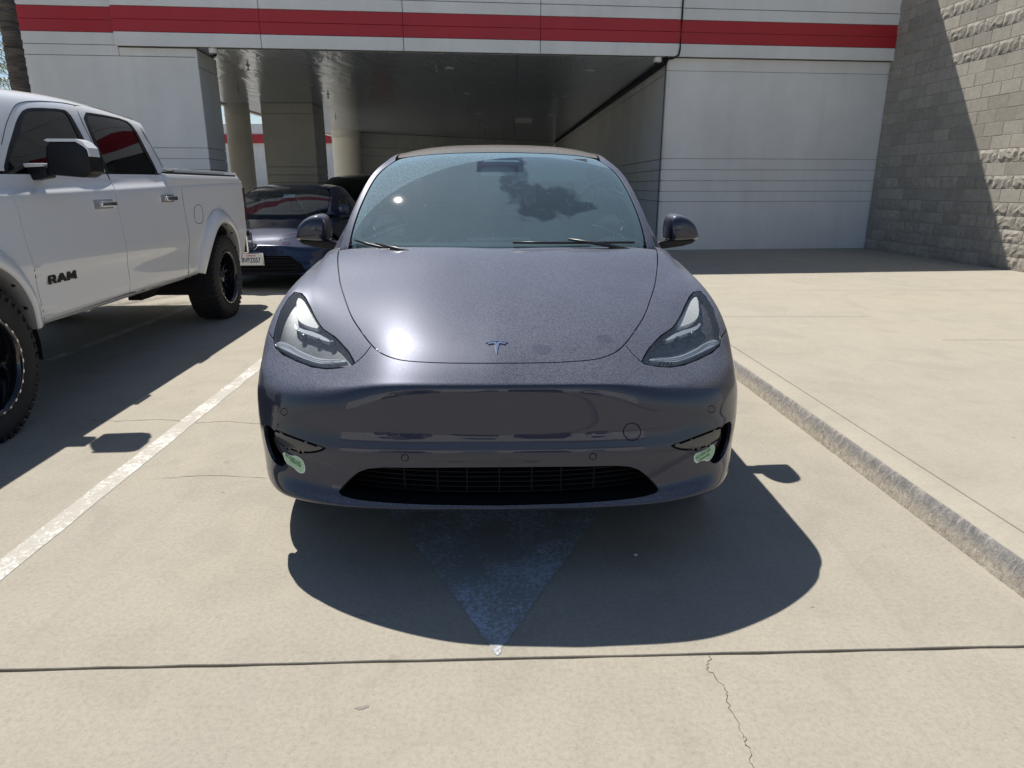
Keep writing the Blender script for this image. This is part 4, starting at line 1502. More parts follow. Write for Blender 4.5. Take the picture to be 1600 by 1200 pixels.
panel('front_bumper', BS, bumper_poly, M_BODY, car, holes=[grille_poly, tow] + both([slot, blade]) + allsens, step=0.16)
panel('hood', BS, hood_poly, M_BODY, car, step=0.16, gap=0.0026, off=0.0)
panel('tow_cover', BS, tow, M_BODY, car, step=0.05, gap=0.0010, depth=0.006)
for q in allsens:
    panel('parking_sensor', BS, q, M_BODY, car, step=0.05, gap=0.0008, depth=0.005, off=-0.0006)
for q in both([blade]):
    panel('fog_trim', BS, q, M_TRIM, car, step=0.1, gap=0.0055, off=0.0005, depth=0.0)
# fender: hood edge, ridge, round the lamp, seam, arch, sill, door gap
door_b = 14.62
rear_y = [(13, archf[-1][1] + 0.12), (13, door_b), (8.6, door_b), (5.15, 14.45)]
fender_half = hood_line[HK:] + [(5.05, 14.05), (5.08, 14.40)] + [(8.6, door_b), (13, door_b), (13, archf[-1][1] + 0.05)] + list(reversed(archf[2:])) + [((sf[0] + arch_cut[0]) / 2 + 0.1, (sf[1] + arch_cut[1]) / 2)] + list(reversed(seam_o[1:])) + hl[17:] + hl[:10] + list(reversed(SEAM[1:]))
for q in both([fender_half]):
    panel('fender', BS, q, M_BODY, car, step=0.16)
# headlights
for s in (1, -1):
    f = (lambda p: p) if s == 1 else mir
    lens_m = M_LENS = bpy.data.materials.get('headlight_lens') or glass_mat('headlight_lens', (0.90, 0.92, 0.93), dust=lambda n, l: mathn(n, l, 'MULTIPLY', smooth(n, l, tnoise(n, l, tex_coord(n, l), 260, 2), 0.45, 0.7), 0.16))
    lens = panel('headlight', BS, f(headlight), lens_m, car, step=0.16, off=0.001, gap=0.004, depth=0.004)
    panel('housing', BS, f(headlight), M_BEZEL, lens, step=0.16, off=-0.038, gap=0.002, depth=0.02)
    # walls of the bowl
    P = BS.ev([p[0] for p in f(headlight)], [p[1] for p in f(headlight)])
    N = BS.nrm(np.array([p[0] for p in f(headlight)]), np.array([p[1] for p in f(headlight)]))
    V, Fc, nn = [], [], len(P)
    for p, q in zip(P, N):
        V += [p - q * 0.003, p - q * 0.05]
    for i in range(nn):
        k = (i + 1) % nn
        Fc.append((2 * i, 2 * k, 2 * k + 1, 2 * i + 1))
    mesh_obj('rim', V, Fc, M_GRILLE, lens)
    SIL = [(301, 468), (307, 461), (314, 460), (317, 487), (312, 497), (298, 505), (279, 509), (290, 490)]
    CRE = [(318, 501), (311, 508.5), (285, 515), (262, 528), (268, 529.5), (292, 520), (311, 513.5), (319, 506)]
    DRL = [(348, 532), (340, 529), (328, 533), (310, 544.5), (288, 554), (270, 557.2), (253, 557.2), (239, 559), (241, 561.5), (270, 564), (285, 563), (313, 553), (347, 537.5)]
    SIL, CRE, DRL = [chaikin(on_front(q), 1) for q in (SIL, CRE, DRL)]
    panel('reflector', BS, f(SIL), M_REFL, lens, step=0.12, off=-0.014, gap=0.001, depth=0.02)
    panel('light_guide', BS, f(CRE), M_DRL, lens, step=0.1, off=-0.012, gap=0.0, depth=0.02)
    panel('light_guide', BS, f(DRL), M_DRL, lens, step=0.1, off=-0.010, gap=0.0, depth=0.02)
    for dz in (-1.3, 1.3):
        q = on_front([(346, 534.5 + dz), (328, 538 + dz), (312, 548 + dz), (288, 558 + dz), (270, 560.5 + dz), (246, 560 + dz)])
        P = BS.ev([p[0] * s for p in q], [p[1] for p in q]) - BS.nrm(np.array([p[0] * s for p in q]), np.array([p[1] for p in q])) * 0.0098
        bm = bmesh.new()
        tube(bm, spline_keys(np.arange(6), P, np.linspace(0, 5, 24)), 0.0010, 5)
        bm_obj('guide_groove', bm, M_BEZEL, lens)
    for h, y in ((262, 538), (284, 533), (308, 527)):
        a, b = on_front([(h, y)])[0]
        p = BS.ev([a * s], [b])[0]
        bm = bmesh.new()
        lathe(bm, [(0.0, 0.004), (0.007, 0.006), (0.011, 0.010), (0.013, 0.026)], 20, 'Y', Matrix.Translation(Vector(p) + Vector((0, 0.022, -0.004))))
        bm_obj('projector', bm, M_GLOSSBLACK, lens, True)
# lower grille: recess, slats, uprights
def recess(name, poly, depth, mat, parent, back=True):
    P = BS.ev([p[0] for p in poly], [p[1] for p in poly])
    V, Fc, n = [], [], len(P)
    for p in P:
        V += [p + np.array([0, 0.002, 0]), p + np.array([0, depth, 0])]
    for i in range(n):
        k = (i + 1) % n
        Fc.append((2 * i, 2 * k, 2 * k + 1, 2 * i + 1))
    o = mesh_obj(name, V, Fc, mat, parent)
    return o
gp = resample(grille_poly, 0.25)
gro = recess('lower_grille', [tuple(p) for p in gp], 0.10, M_GRILLE, car)
def bow(x): return 0.03 + 0.105 * (abs(x) / 0.6) ** 2.4
for k, z in enumerate((0.418, 0.400, 0.382, 0.364, 0.344, 0.325)):
    bm = bmesh.new()
    W = 0.50 + 0.012 * k
    xs = np.linspace(-W, W, 41)
    prev = None
    for x in xs:
        y = bow(x) + 0.045
        q = [bm.verts.new((x, y, z)), bm.verts.new((x, y + 0.035, z + 0.006)), bm.verts.new((x, y + 0.035, z + 0.002)), bm.verts.new((x, y, z - 0.004))]
        if prev:
            for i in range(4):
                bm.faces.new((prev[i], prev[(i + 1) % 4], q[(i + 1) % 4], q[i]))
        prev = q
    bmesh.ops.recalc_face_normals(bm, faces=bm.faces)
    bm_obj('slat', bm, M_GRILLE, gro)
for x in (-0.34, -0.22, -0.115, 0.0, 0.115, 0.22, 0.34):
    bm = bmesh.new()
    box2(bm, (x - 0.003, bow(x) + 0.042, 0.322), (x + 0.003, bow(x) + 0.075, 0.424))
    bm_obj('upright', bm, M_GRILLE, gro)
V = []
for x in np.linspace(-0.7, 0.7, 29):
    V += [(x, bow(x) + 0.10, 0.28), (x, bow(x) + 0.10, 0.46)]
mesh_obj('grille_back', V, [(2 * i, 2 * i + 2, 2 * i + 3, 2 * i + 1) for i in range(28)], M_SHELL, gro)
for q in both([slot]):
    q2 = [tuple(p) for p in resample(q, 0.3)]
    o = recess('air_slot', q2, 0.08, M_GRILLE, car)
# dark shell under the panels
shell_poly = [(-13, 0.1), (13, 0.1), (13, 23.9), (-13, 23.9)]
holes = [grille_poly, hood_poly] + both([headlight])
def arch_hole(A, ext): return [(13.0 - 1e-4, A[0][1] - 0.05)] + A + [(13.0 - 1e-4, A[-1][1] + 0.05)]
AH = [arch_hole(archf, 0), arch_hole(archr, 0)]
panel('inner_shell', BS, [(-12.99, 0.3), (12.99, 0.3), (12.99, 23.7), (-12.99, 23.7)], M_SHELL, car, holes=[grille_poly] + both([headlight, slot]) + both([[(min(a, 12.9), b) for a, b in h] for h in AH]), step=0.35, off=-0.014, gap=0, depth=0)
# sides and rear
dq = lambda b0, b1: [(8.3, b0), (13, b0), (13, b1), (8.3, b1)]
Rdoor = [(8.25, door_b), (13, door_b), (13, 16.36), (8.25, 16.36)]
rb0 = archr[0][1]
Rdoor2 = [(8.25, 16.36), (13, 16.36), (13, rb0 - 0.05)] + archr[0:4] + [(8.25, 17.8)]
quarter = [(8.25, 17.8)] + archr[3:] + [(13, archr[-1][1] + 0.05), (13, 20.0), (8.25, 20.0)]
for q in both([Rdoor]): 
    d = panel('front_door', BS, q, M_BODY, car, step=0.25)
for q in both([Rdoor2]): panel('rear_door', BS, q, M_BODY, car, step=0.25)
for q in both([quarter]): panel('rear_quarter', BS, q, M_BODY, car, step=0.25)
panel('rear_bumper', BS, [(-13, 20.0), (13, 20.0), (13, 24), (-13, 24)], M_BODY, car, step=0.3, holes=[[(-5, 20.3), (5, 20.3), (4.6, 21.6), (-4.6, 21.6)]])
panel('tailgate', BS, [(-5, 20.3), (5, 20.3), (4.6, 21.6), (-4.6, 21.6)], M_BODY, car, step=0.3)
panel('shoulder', BS, [(-8.25, 15.0), (-5.2, 15.0), (-5.2, 19.9), (-8.25, 19.9)], M_BODY, car, step=0.3)
panel('shoulder', BS, [(5.2, 15.0), (8.25, 15.0), (8.25, 19.9), (5.2, 19.9)], M_BODY, car, step=0.3)
panel('rear_deck', BS, [(-5.2, 18.8), (5.2, 18.8), (5.2, 20.28), (-5.2, 20.28)], M_BODY, car, step=0.3)

# glass house
def wind_dust_refl(n, l):
    v = tex_coord(n, l)
    sp = n.new('ShaderNodeSeparateXYZ')
    l.new(v, sp.inputs[0])
    X, Z = sp.outputs['X'], sp.outputs['Z']
    # the wiper's sweep: an ellipse that stays clean
    ex = mathn(n, l, 'DIVIDE', mathn(n, l, 'SUBTRACT', X, 0.18), 0.93)
    ez = mathn(n, l, 'DIVIDE', mathn(n, l, 'SUBTRACT', Z, 1.06), 0.475)
    rad = mathn(n, l, 'ADD', mathn(n, l, 'MULTIPLY', ex, ex), mathn(n, l, 'MULTIPLY', ez, ez))
    out = smooth(n, l, rad, 0.985, 1.01)
    # small unwiped patch at the lower right
    e1 = mathn(n, l, 'DIVIDE', mathn(n, l, 'SUBTRACT', X, 0.60), 0.17)
    e2 = mathn(n, l, 'DIVIDE', mathn(n, l, 'SUBTRACT', Z, 1.05), 0.085)
    patch = smooth(n, l, mathn(n, l, 'ADD', mathn(n, l, 'MULTIPLY', e1, e1), mathn(n, l, 'MULTIPLY', e2, e2)), 1.0, 0.9)
    out = mathn(n, l, 'MAXIMUM', out, mathn(n, l, 'MULTIPLY', patch, 0.5))
    fine = tnoise(n, l, v, 230, 2, 0.7)
    spk = smooth(n, l, fine, 0.42, 0.62)
    d = mathn(n, l, 'MULTIPLY', out, mathn(n, l, 'ADD', mathn(n, l, 'MULTIPLY', spk, 0.40), 0.26))
    # thin film painted for the sky's reflection, with a gap for a dark reflection
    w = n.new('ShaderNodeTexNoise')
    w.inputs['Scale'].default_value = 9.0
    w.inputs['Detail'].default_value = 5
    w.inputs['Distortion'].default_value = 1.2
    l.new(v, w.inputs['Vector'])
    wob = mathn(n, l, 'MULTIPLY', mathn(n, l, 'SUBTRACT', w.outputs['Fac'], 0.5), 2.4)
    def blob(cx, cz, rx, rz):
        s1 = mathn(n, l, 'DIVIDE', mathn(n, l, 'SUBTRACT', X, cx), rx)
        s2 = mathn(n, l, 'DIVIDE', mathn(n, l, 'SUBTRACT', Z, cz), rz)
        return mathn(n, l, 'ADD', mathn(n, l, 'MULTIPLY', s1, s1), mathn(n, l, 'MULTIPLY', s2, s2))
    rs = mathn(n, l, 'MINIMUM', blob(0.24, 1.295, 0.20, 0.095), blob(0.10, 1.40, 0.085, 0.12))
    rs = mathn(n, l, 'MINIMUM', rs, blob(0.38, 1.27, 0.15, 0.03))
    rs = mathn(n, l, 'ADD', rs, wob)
    sw = smooth(n, l, rs, 0.55, 1.15)  # thinned in a blotch that paints the dark reflection
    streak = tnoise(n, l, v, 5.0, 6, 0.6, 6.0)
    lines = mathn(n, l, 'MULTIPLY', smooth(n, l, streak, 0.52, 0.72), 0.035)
    refl_film = mathn(n, l, 'MULTIPLY', mathn(n, l, 'ADD', mathn(n, l, 'ADD', mathn(n, l, 'MULTIPLY', sw, 0.14), 0.085), mathn(n, l, 'MULTIPLY', lines, mathn(n, l, 'SUBTRACT', 2.2, mathn(n, l, 'MULTIPLY', sw, 1.4)))), smooth(n, l, Z, 1.085, 1.098))
    # the camera housing is bonded to the glass: no film there
    hx = smooth(n, l, mathn(n, l, 'ABSOLUTE', mathn(n, l, 'SUBTRACT', X, 0.012)), 0.125, 0.135)
    hz = smooth(n, l, Z, 1.452, 1.446)
    refl_film = mathn(n, l, 'MULTIPLY', refl_film, mathn(n, l, 'MAXIMUM', hx, hz))
    # a few specks
    vo = n.new('ShaderNodeTexVoronoi')
    vo.inputs['Scale'].default_value = 22.0
    l.new(v, vo.inputs['Vector'])
    dots = mathn(n, l, 'MULTIPLY', smooth(n, l, vo.outputs['Distance'], 0.06, 0.03), 0.5)
    tot = mathn(n, l, 'MAXIMUM', mathn(n, l, 'MAXIMUM', d, refl_film), dots)
    return mathn(n, l, 'ADD', tot, mathn(n, l, 'MULTIPLY', fine, 0.02), clamp=True)
M_WIND = glass_mat('windshield_glass', (0.52, 0.72, 0.76), dust=wind_dust_refl, dcol=(0.44, 0.64, 0.73))  # dcol: dust colour turned blue to stand in for the reflected sky
M_SIDEG = glass_mat('side_glass', (0.20, 0.24, 0.24))
M_ROOFG = paint_mat('roof_glass', (0.01, 0.011, 0.013), 0.0, dust=0.55, dustcol=(0.50, 0.47, 0.42), flake=False)
M_FRIT = paint_mat('black_glass_border', (0.012, 0.013, 0.016), 0.0, dust=0.45, dustcol=(0.45, 0.47, 0.50), flake=False)
ws = [(0, 0.05), (2.0, 0.05), (3.6, 0.05), (4.0, 0.25), (4.02, 1.2), (4.02, 2.4), (4.0, 3.4), (3.85, 4.0), (3.4, 4.12), (2, 4.12), (0, 4.12)]
ws_full = chaikin(ws[:-1] + [ws[-1]] + [(-a, b) for a, b in reversed(ws[1:-1])], 2)
inner = [(0, 0.52), (2.0, 0.50), (3.45, 0.46), (3.66, 0.70), (3.70, 1.4), (3.72, 2.4), (3.70, 3.3), (3.58, 3.72), (3.2, 3.86), (2, 3.88), (0, 3.90)]
inner_full = chaikin(inner + [(-a, b) for a, b in reversed(inner[1:-1])], 2)
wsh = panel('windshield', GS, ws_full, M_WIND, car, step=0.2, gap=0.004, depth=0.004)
panel('frit_border', GS, ws_full, M_SHELL, wsh, holes=[inner_full], step=0.2, off=-0.005, gap=0.004, depth=0)
for s in (1, -1):
    f = (lambda p: p) if s == 1 else mir
    pillar = [(4.06, 0.05), (4.06, 3.3), (3.95, 3.95), (4.35, 4.4), (4.8, 5.5), (4.8, 8.6), (6.5, 8.6), (6.5, 6.0), (6.5, 4.4), (6.5, 2.5), (6.5, 1.0), (6.7, 0.0), (6.0, 0.0)]
    panel('roof_pillar', GS, f(pillar), M_BODY, car, step=0.2)
    fw = [(6.72, 1.4), (6.72, 3.0), (6.7, 4.6), (6.7, 5.55), (8.0, 5.45), (8.0, 3.0), (8.0, 1.3), (7.6, 1.0), (7.0, 1.0)]
    panel('side_window', GS, f(chaikin(fw, 1)), M_SIDEG, car, step=0.25, off=-0.003)
    rw = [(6.7, 5.7), (6.7, 7.4), (7.0, 8.3), (7.9, 8.4), (8.0, 7.6), (8.0, 5.6)]
    panel('side_window', GS, f(chaikin(rw, 1)), M_SIDEG, car, step=0.25, off=-0.003)
    trimp = [(6.52, 0.3), (6.52, 8.7), (8.7, 8.7), (8.7, 0.3)]
    panel('window_trim', GS, f(trimp), M_BLACKP, car, holes=[f(chaikin(fw, 1)), f(chaikin(rw, 1))], step=0.25, off=-0.005, depth=0.0)
    panel('rear_pillar', GS, f([(4.8, 8.62), (6.5, 8.62), (8.9, 8.72), (8.9, 10), (4.4, 10), (4.4, 9.0)]), M_BODY, car, step=0.25)
roofp = [(0, 4.16), (2, 4.16), (3.4, 4.16), (4.0, 4.2), (4.3, 4.5), (4.76, 5.6), (4.76, 7.8), (0, 7.8)]
panel('glass_roof', GS, roofp + [(-a, b) for a, b in reversed(roofp[1:-1])], M_ROOFG, car, step=0.2, gap=0.003)
panel('rear_window', GS, [(-4.76, 7.84), (4.76, 7.84), (4.36, 9.9), (-4.36, 9.9)], M_SIDEG, car, step=0.25)
# cowl, wipers
bm = bmesh.new()
prev = None
for i in range(33):
    a = -4.6 + 9.2 * i / 32
    p = GS.ev([a * 0.87], [0.35])[0]
    q = BS.ev([a * 1.07], [13.9])[0]
    v = [bm.verts.new((p[0], p[1] + 0.04, p[2] - 0.045)), bm.verts.new((q[0], q[1], q[2] - 0.035))]
    if prev: bm.faces.new((prev[0], prev[1], v[1], v[0]))
    prev = v
bm_obj('cowl', bm, M_BLACKP, car)
M_WIPER = simple('wiper_black', (0.03, 0.03, 0.032), 0.35, 0.2)
def wiper(pts, arm):
    bm = bmesh.new()
    P = [GS.ev([a], [b])[0] + GS.nrm(np.array([a]), np.array([b]))[0] * 0.014 for a, b in pts]
    tube(bm, P, 0.0065, 6)
    P2 = [GS.ev([a], [b])[0] + GS.nrm(np.array([a]), np.array([b]))[0] * (0.03 if i else 0.02) for i, (a, b) in enumerate(arm)]
    tube(bm, P2, [0.012, 0.010, 0.006], 6)
    bm_obj('wiper', bm, M_WIPER, car, True)
wiper([(0.35, 0.40), (1.2, 0.38), (2.4, 0.36), (3.5, 0.33)], [(3.3, 0.02), (2.6, 0.20), (1.7, 0.40)])
wiper([(-3.75, 0.42), (-3.3, 0.30), (-2.7, 0.16), (-2.0, 0.02)], [(-1.6, -0.1), (-2.4, 0.08), (-3.0, 0.24)])
# camera and mirror housing behind the glass
ch = panel('camera_housing', GS, [(-0.38, 4.08), (-0.72, 3.58), (-0.55, 3.56), (-0.42, 3.74), (0.62, 3.74), (0.75, 3.56), (0.92, 3.58), (0.58, 4.08)], M_SHELL, car, step=0.15, off=-0.003, gap=0, depth=0.03)
panel('camera_bracket', GS, [(-0.40, 3.73), (-0.54, 3.57), (0.74, 3.57), (0.60, 3.73)], M_GREYM, ch, step=0.15, off=-0.012, gap=0, depth=0.02)
bm = bmesh.new()
prism(bm, [(-0.115, 1.45), (-0.09, 1.478), (-0.05, 1.49), (0.05, 1.49), (0.09, 1.478), (0.115, 1.45), (0.10, 1.425), (-0.10, 1.425)], 2.06, 2.10, 'XZ')
bevel(bm, 0.008)
bm_obj('rear_view_mirror', bm, M_GREYM, car)
# interior
M_INT = simple('black_cabin_trim', (0.035, 0.036, 0.04), 0.7)
M_SEAT = simple('seat_leather', (0.045, 0.045, 0.05), 0.55)
cab = bmesh.new()
box2(cab, (-0.86, 1.45, 0.30), (0.86, 4.1, 0.42))
bm_obj('cabin_floor', cab, M_INT, car)
def rbox(name, p0, p1, mat, w=0.04, M=None, seg=3):
    bm = bmesh.new()
    box2(bm, p0, p1)
    bevel(bm, w, seg)
    if M is not None:
        bmesh.ops.transform(bm, matrix=M, verts=bm.verts)
    return bm_obj(name, bm, mat, car, True)
bm = bmesh.new()
prev = None
for x in np.linspace(-0.78, 0.78, 21):
    f = 1 - (x / 0.8) ** 2 * 0.12
    sec = [(1.42 + 0.25 * (1 - f), 1.02), (1.62, 1.035), (1.80, 1.03), (1.84, 1.00), (1.86, 0.90), (1.80, 0.70), (1.45, 0.6)]
    v = [bm.verts.new((x, a, b)) for a, b in sec]
    if prev:
        for i in range(len(v) - 1):
            bm.faces.new((prev[i], prev[i + 1], v[i + 1], v[i]))
    prev = v
bm_obj('dashboard', bm, M_INT, car, True)
rbox('screen', (-0.19, 1.80, 0.86), (0.19, 1.83, 1.10), M_GLOSSBLACK, 0.01)
for x in (-0.40, 0.40):
    T = Matrix.Translation((x, 2.55, 0.62)) @ Matrix.Rotation(R(18), 4, 'X')
    rbox('seat_cushion', (x - 0.26, 2.05, 0.45), (x + 0.26, 2.60, 0.64), M_SEAT, 0.06)
    rbox('seat_back', (-0.25, -0.07, 0.0), (0.25, 0.07, 0.66), M_SEAT, 0.06, T @ Matrix.Rotation(R(-36), 4, 'X'))
    rbox('head_rest', (-0.135, -0.05, 0.66), (0.135, 0.06, 0.88), M_SEAT, 0.045, T @ Matrix.Rotation(R(-36), 4, 'X'))
rbox('rear_bench', (-0.62, 3.35, 0.5), (0.62, 3.50, 1.15), M_SEAT, 0.05)
bm = bmesh.new()
T = Matrix.Translation((0.38, 1.98, 0.93)) @ Matrix.Rotation(R(-66), 4, 'X')
ring = [T @ Vector((0.18 * math.cos(t), 0.18 * math.sin(t), 0)) for t in [2 * math.pi * k / 30 for k in range(31)]]
tube(bm, ring, 0.016, 8, False)
tube(bm, [T @ Vector((-0.17, 0.0, 0)), T @ Vector((0, -0.01, -0.02)), T @ Vector((0.17, 0.0, 0))], 0.02, 6)
tube(bm, [T @ Vector((0, 0, -0.02)), T @ Vector((0, 0.02, -0.25))], 0.03, 6)
bm_obj('steering_wheel', bm, M_INT, car, True)
# sun visor hanging in front of the driver
rbox('sun_visor', (0.12, 2.02, 1.40), (0.52, 2.035, 1.53), simple('visor_cloth', (0.30, 0.30, 0.31), 0.8), 0.006)
rbox('headliner', (-0.55, 2.1, 1.50), (0.55, 3.6, 1.52), simple('headliner_cloth', (0.10, 0.10, 0.10), 0.9), 0.005)
# door mirrors
def door_mirror(s):
    body = [(0.965, 1.235), (1.00, 1.232), (1.045, 1.215), (1.085, 1.180), (1.102, 1.145), (1.112, 1.110), (1.105, 1.098), (0.955, 1.088), (0.932, 1.100), (0.930, 1.17), (0.940, 1.215)]
    body = [(a - 0.015, b - 0.004) for a, b in body]
    body = chaikin(body, 2)
    cx, cz = 0.998, 1.152
    bm = bmesh.new()
    rings = []
    for yy, sc in ((1.475, 0.0), (1.476, 0.40), (1.480, 0.70), (1.490, 0.86), (1.512, 0.95), (1.55, 0.99), (1.60, 1.0), (1.635, 0.985)):
        rings.append([bm.verts.new((s * (cx + (x - cx) * sc), yy + 0.08 + 0.10 * (x - cx), cz + (z - cz) * sc)) for x, z in body] if sc > 0 else None)
    c0 = bm.verts.new((s * cx, 1.555, cz))
    n = len(body)
    for i in range(n):
        k = (i + 1) % n
        bm.faces.new((c0, rings[1][i], rings[1][k]))
        for j in range(1, len(rings) - 1):
            bm.faces.new((rings[j][i], rings[j + 1][i], rings[j + 1][k], rings[j][k]))
    bmesh.ops.recalc_face_normals(bm, faces=bm.faces)
    m = bm_obj('door_mirror', bm, M_BODY, car, True)
    bm = bmesh.new()
    vv = [bm.verts.new((s * (cx + (x - cx) * 0.93), 1.710 + 0.10 * (x - cx), cz + (z - cz) * 0.93)) for x, z in body]
    bm.faces.new(vv)
    bm_obj('mirror_glass', bm, M_CHROME, m)
    bm = bmesh.new()
    prism(bm, [(s * a, b) for a, b in [(0.84, 1.062), (0.85, 1.040), (0.91, 1.046), (1.00, 1.058), (1.055, 1.072), (1.076, 1.088), (1.070, 1.094), (0.91, 1.090), (0.88, 1.082)]], 1.60, 1.68, 'XZ')
    bevel(bm, 0.006, 2)
    bm_obj('mirror_foot', bm, M_BLACKP, m, True)
door_mirror(1)
door_mirror(-1)
# badge on the hood: a tapering T
def badge():
    # photo: bar 760-796 wide, stem to y = 554
    M = Matrix.Identity(4)
    def P(h, y):
        a, b = on_front([(abs(h), y)])[0]
        a = a * (1 if h >= 0 else -1)
        p = BS.ev([a], [b])[0]
        n = BS.nrm(np.array([a]), np.array([b]))[0]
        return p, n
    def patch(pts, base):
        bm = bmesh.new()
        top, bot = [], []
        for h, y in pts:
            p, n = P(h, y)
            top.append(bm.verts.new(p + n * 0.004))
            bot.append(bm.verts.new(p - n * 0.002))
        bm.faces.new(top)
        k = len(pts)
        for i in range(k):
            bm.faces.new((top[i], bot[i], bot[(i + 1) % k], top[(i + 1) % k]))
        bmesh.ops.recalc_face_normals(bm, faces=bm.faces)
        return bm
    xo = -3.0
    bar = [(-17.5, 535.2), (-11, 533.4), (-4, 532.5), (4, 532.5), (11, 533.4), (17.5, 535.2), (16.8, 536.4), (10, 534.9), (4, 534.2), (-4, 534.2), (-10, 534.9), (-16.8, 536.4)]
    bm = patch([(h + xo, y) for h, y in bar], None)
    b1 = bm_obj('badge', bm, M_CHROME, car)
    stem = [(-14.5, 536.8), (-7, 535.6), (-1.5, 535.4), (0, 537.0), (1.5, 535.4), (7, 535.6), (14.5, 536.8), (13.0, 538.6), (5.0, 537.4), (3.6, 538.2), (0, 553.5), (-3.6, 538.2), (-5.0, 537.4), (-13.0, 538.6)]
    bm = patch([(h + xo, y) for h, y in stem], None)
    bm_obj('badge_stem', bm, M_CHROME, b1)
badge()
# green clean-air decals
def decal(pts, lines, s):
    mh, my = np.mean([abs(h) for h, _ in pts]), np.mean([y for _, y in pts])
    q = chaikin(on_front([(mh + (abs(h) - mh) * 1.12, my + (y - my) * 1.12) for h, y in pts], br=(2, 9)), 1)
    if s < 0: q = mir(q)
    o = panel('decal', BS, q, M_STICKW, car, step=0.06, off=0.0012, gap=0, depth=0.0)
    c = np.mean(q, 0)
    q2 = [(c[0] + (a - c[0]) * 0.91, c[1] + (b - c[1]) * 0.87) for a, b in q]
    panel('decal_field', BS, q2, M_STICK, o, step=0.06, off=0.0018, gap=0, depth=0.0)
    for body, h, y, size, rot in lines:
        a, b = on_front([(abs(h), y)], br=(2, 9))[0]
        a *= s
        p = Vector(BS.ev([a], [b])[0])
        nrm = Vector(BS.nrm(np.array([a]), np.array([b]))[0])
        zc = Vector((0, 0, 1))
        xa = zc.cross(nrm).normalized()
        ya = nrm.cross(xa).normalized()
        Mx = Matrix((xa, ya, nrm)).transposed().to_4x4()
        Mx.translation = p + nrm * 0.0027
        text_mesh('decal_text', body, size, M_STICKD, o, Mx @ Matrix.Rotation(R(rot), 4, 'Z'), 0.0001, 0.0002, 1.0)
decal([(335, 704), (322, 711), (314, 711), (306, 717), (302.5, 727), (303, 734), (308, 736), (314, 733), (319, 727), (330, 721)], [('ACCESS OK', 320, 715, 0.0145, -16), ('CLEAN AIR', 316, 721.5, 0.0115, -16)], -1)
decal([(307, 711.5), (320, 707.5), (328, 703), (333, 698), (337, 700), (337, 708), (333, 717), (327, 722.5), (320, 720), (308, 726)], [('ACCESS OK', 320, 711, 0.0145, 16), ('CLEAN AIR', 321, 717, 0.0115, 16)], 1)
# wheels, underbody
for s in (1, -1):
    for y in (0.845, 3.735):
        r = empty('wheel', (0, 0, 0))
        r.parent = car
        build_wheel(r, (s * 0.825, y, 0.355), 0.355, 0.25, 0.245, s)
bm = bmesh.new()
box2(bm, (-0.80, 0.30, 0.19), (0.80, 4.45, 0.30))
bevel(bm, 0.03)
bm_obj('underbody', bm, M_SHELL, car)
for s in (-1, 1):
    for yc in (0.845, 3.735):
        bm = bmesh.new()
        n = 16
        for i in range(n):
            t0, t1 = math.pi * i / n - 0.1, math.pi * (i + 1) / n - 0.1
            V = [(s * x, yc + 0.40 * math.cos(t), 0.355 + 0.40 * math.sin(t)) for t in (t0, t1) for x in (0.60, 0.945)]
            vs = [bm.verts.new(v) for v in V]
            bm.faces.new((vs[0], vs[1], vs[3], vs[2]))
        bm_obj('wheel_liner', bm, M_SHELL, car)
# ------------------------------------------------------------------ the white pickup at the left
M_WPAINT = paint_mat('white_truck_paint', (0.82, 0.83, 0.85), 0.0, dust=0.08, dustcol=(0.5, 0.47, 0.42), flake=False, rough=0.4)
M_TGLASS = glass_mat('tinted_privacy_glass', (0.02, 0.024, 0.03), gloss=0.6)
M_FLARE_IN = simple('flare_inner', (0.30, 0.30, 0.31), 0.6)
M_RED_L = simple('tail_lamp_red', (0.10, 0.006, 0.008), 0.15, coat=1.0)
TA = R(3.5)
t_dir = Vector((-math.sin(TA), math.cos(TA), 0))
t_lat = Vector((math.cos(TA), math.sin(TA), 0))
TO = Vector((-3.07, 6.9, 0)) - t_lat * 1.0
TM = Matrix.Translation(TO) @ Matrix.Rotation(TA, 4, 'Z')
truck = empty('pickup_truck', TO, TA, 'lifted white crew cab pickup truck with black wheels parked at the left edge', 'pickup truck')
# one column of keys per profile point; prism-like side surface along s
def trow(s, roofz=0.0, dx=0.0):
    prof = [(.90, .52), (.955, .56), (.972, .66), (.982, .80), (1.006, .90), (1.002, 1.08), (.998, 1.27), (.990, 1.35), (.952, 1.40), (.90, 1.60), (.845, 1.78), (.80, 1.90), (.745, 1.965), (.62, 2.005), (.35, 2.03), (0.0, 2.035)]
    return {k: (x + dx * 0, s, z + (roofz * (z - 1.41) if z > 1.41 else (0.022 * (s + 1.7) * min(1, max(0, (z - .9) / .4))))) for k, (x, z) in enumerate(prof)}
T_ROWS = [trow(s, rz) for s, rz in ((-4.6, -.06), (-4.1, -.06), (-3.6, -.06), (-3.1, -.06), (-2.6, -0.065), (-2.1, -0.03), (-1.6, 0.0), (-1.1, -0.02), (-0.6, -0.07), (-0.1, -0.1), (0.4, -.1), (0.9, -.1), (1.4, -.1), (1.9, -.1))]
TS = Surf(T_ROWS, 15, mirror=False)
TS.sign = 1.0
if np.dot(TS.nrm([4.0], [5.0])[0], (1, 0, 0)) < 0: TS.sign = -1.0
class MirS:
    """the same surface on the other side of the truck"""
    def __init__(s, S): s.S = S
    def ev(s, a, b): return s.S.ev(a, b) * np.array([-1, 1, 1])
    def nrm(s, a, b): return s.S.nrm(a, b) * np.array([-1, 1, 1])
TS2 = MirS(TS)
tproj = survey(TM)
camloc = np.array(TM.inverted() @ Vector((0, 0, CAM_H)))
def tvis(P, N): return ((P - camloc) * N).sum(1) < 0
